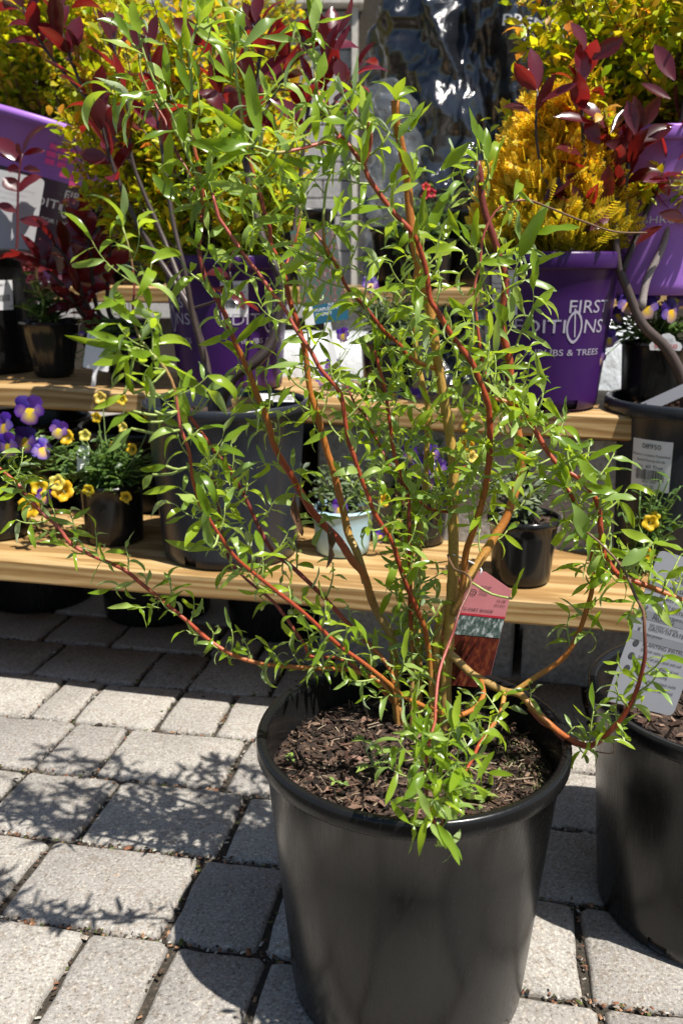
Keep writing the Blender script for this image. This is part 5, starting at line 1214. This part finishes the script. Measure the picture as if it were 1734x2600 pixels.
circ = ([(-.009+.0034*(1.0 if j % 2 else .78)*math.cos(2*math.pi*(j//2)/14), .0+.0034*(1.0 if j % 2 else .78)*math.sin(2*math.pi*(j//2)/14)+H_/2-.022, 0) for j in range(28)], [((2*j) % 28, (2*j+1) % 28, (2*j+3) % 28, (2*j+2) % 28) for j in range(14)])
tag_print(pt, [circ, place_text('1', .005, -.009, H_/2-.0238, 'c'), place_text('Average', .0034, -.003, H_/2-.016, 'l'), place_text('Mature', .0034, -.003, H_/2-.020, 'l'), place_text('Width', .0034, -.003, H_/2-.024, 'l'), place_text("15-20'", .0042, W_/2-.003, H_/2-.030, 'r'), place_text('(4.5-6m)', .0034, W_/2-.003, H_/2-.0345, 'r'), place_text('SUN TO PART SHADE', .0045, -W_/2+.002, yb+.004, 'l')], M_greytext)
tp_ = PY(1215, 1452, YTG)
v_, f_, cc = tube(spline([PY(1212, 1470, YTG-.002), PY(1222, 1448, YTG-.004), PY(1218, 1440, YTG), PY(1190, 1425, YTG-.01), PY(1150, 1408, YTG-.03)], .004), [.0009]*len(spline([PY(1212, 1470, YTG-.002), PY(1222, 1448, YTG-.004), PY(1218, 1440, YTG), PY(1190, 1425, YTG-.01), PY(1150, 1408, YTG-.03)], .004)), None, 6)
tie = obj('tie', mesh(v_, f_, True), pt, M_label); tie.matrix_parent_inverse = pt.matrix_basis.inverted()
# care card in the right hand pot, its shade put into the colour
pc = PY(1655, 1690, RP.y-.02)
k = pxm(pc); W_, H_ = 205*k, 400*k
M = oriented(PY(1690, 1612, RP.y-.02), R(19), R(-5), R(12))
gc = flat_tag('plant_tag', 'tall care instructions card, shade put into its grey, stuck in the right hand pot', 'tag', M, W_, H_, M_greytag)
for j, yy in enumerate((.30, .12, -.02)):
    v_, f_ = patch(W_*.98, H_*.055, 2, 1, 0, H_*(yy-.03)); obj('band', mesh([(x, -.0006, y) for x, y, z in v_], f_, False), gc, M_greyband, world=False)
tx = [place_text('to read for full sun', .0045, .01, H_*.385, 'l'), place_text('CARE INSTRUCTIONS', .0078, -.012, H_*.335, 'l', .9)]
for j, (a, b) in enumerate((('PLANT LIGHT:', '5-8 hours of daily sun'), ('PLANT SPACING:', 'space 8 ft apart'), ('FERTILIZATION:', 'slow release food in spring'), ('PRUNING:', 'late winter to spring'), ('GROWTH RATE:', 'fast grower'))):
    y_ = H_*(.275-.068*j); tx += [place_text(a, .0058, -W_/2+.018, y_, 'l'), place_text(b, .0040, -W_/2+.018, y_-.0058, 'l')]
    tx.append(place_text('xo+vx'[j], .008, -W_/2+.006, y_-.003, 'l'))
tx.append(place_text('PLANTING INSTRUCTIONS', .0058, -W_/2+.018, -H_*.10, 'l'))
for j, b in enumerate(('Dig hole twice as wide as the root', 'ball and set plant level with soil.', 'Fill hole with amended soil and', 'water well after planting.', 'Mulch with shredded bark mulch', 'and keep moist until established.')):
    tx.append(place_text(b, .0040, -W_/2+.018, -H_*.135-.0072*j, 'l'))
for j in range(3):
    cy = -H_*(.095+.085*j); tx.append(([(-W_/2+.010+.0034*math.cos(2*math.pi*i/12), cy+.0034*math.sin(2*math.pi*i/12), 0) for i in range(12)], [tuple(range(12))]))
tag_print(gc, tx, M_greytext, .0010)
# big picture tag in the dark grey pot, white strip and teal band
Yt = GPc.y+.03
tq = PY(812, 700, Yt); k = pxm(tq)
M = oriented(tq, R(-9), R(-3), R(5)); W_, H_ = 112*k, 235*k
pg = flat_tag('plant_tag', 'large picture tag of dark foliage with a teal band', 'tag', M, W_, H_, M_label)
v_, f_ = patch(W_, H_*.80, 8, 8, 0, H_*.1); obj('picture', mesh([(x, -.0006, y) for x, y, z in v_], f_, False), pg, M_photocherry, world=False)
v_, f_ = patch(W_*.78, H_*.2, 4, 1, W_*.11, -H_*.4); obj('teal_band', mesh([(x, -.0006, y) for x, y, z in v_], f_, False), pg, M_teal, world=False)
tag_print(pg, [place_text('PURPLELEAF', .0068, -W_*.24, -H_*.37, 'l'), place_text('CHERRY', .0068, -W_*.24, -H_*.42, 'l'), place_text('FULL SUN', .006, W_*.47, -H_*.33, 'r')], M_white, .0010)
v_, f_ = box(0, 0, -H_/2-.055, .010, .0009, .12); obj('stake', mesh(v_, f_, False), pg, M_label, world=False)
# blank white tag at the viola pot on the middle plank
wq = PY(250, 893, q5.y-.075); k = pxm(wq)
wt = flat_tag('plant_tag', 'blank white tag tilted against the small viola pot', 'tag', oriented(wq, R(10), R(-8), R(-6)), 68*k, 92*k, M_label)
v_, f_ = box(0, 0, -.05, .008, .0008, .05); obj('stake', mesh(v_, f_, False), wt, M_label, world=False)
# small white tag in the yellow flower pot
wq = PY(212, 1165, LPc.y-.03); k = pxm(wq)
flat_tag('plant_tag', 'small white tag among the yellow trumpet flowers', 'tag', oriented(wq, R(4), R(-10), R(20)), 30*k, 66*k, M_label)
# grey strap tag across the rim of the 08950 pot
a_, b_ = PY(1585, 1058, KPc.y-.02), PY(1735, 990, KPc.y-.06)
d = (b_-a_); mid = (a_+b_)/2; ry = -math.atan2(d.z, math.hypot(d.x, d.y)); rz = math.atan2(d.y, d.x)
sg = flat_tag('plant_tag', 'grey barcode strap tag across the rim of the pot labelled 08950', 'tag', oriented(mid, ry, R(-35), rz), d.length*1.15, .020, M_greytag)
tag_print(sg, [barcode(.032, .013, -.025, 0, 20)], M_ink)
bq = PY(700, 1010, GPc.y-.065); k = pxm(bq)
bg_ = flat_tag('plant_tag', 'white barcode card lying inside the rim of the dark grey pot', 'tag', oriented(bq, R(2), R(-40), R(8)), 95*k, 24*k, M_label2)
tag_print(bg_, [barcode(.03, .008, .01, 0, 20)], M_ink)
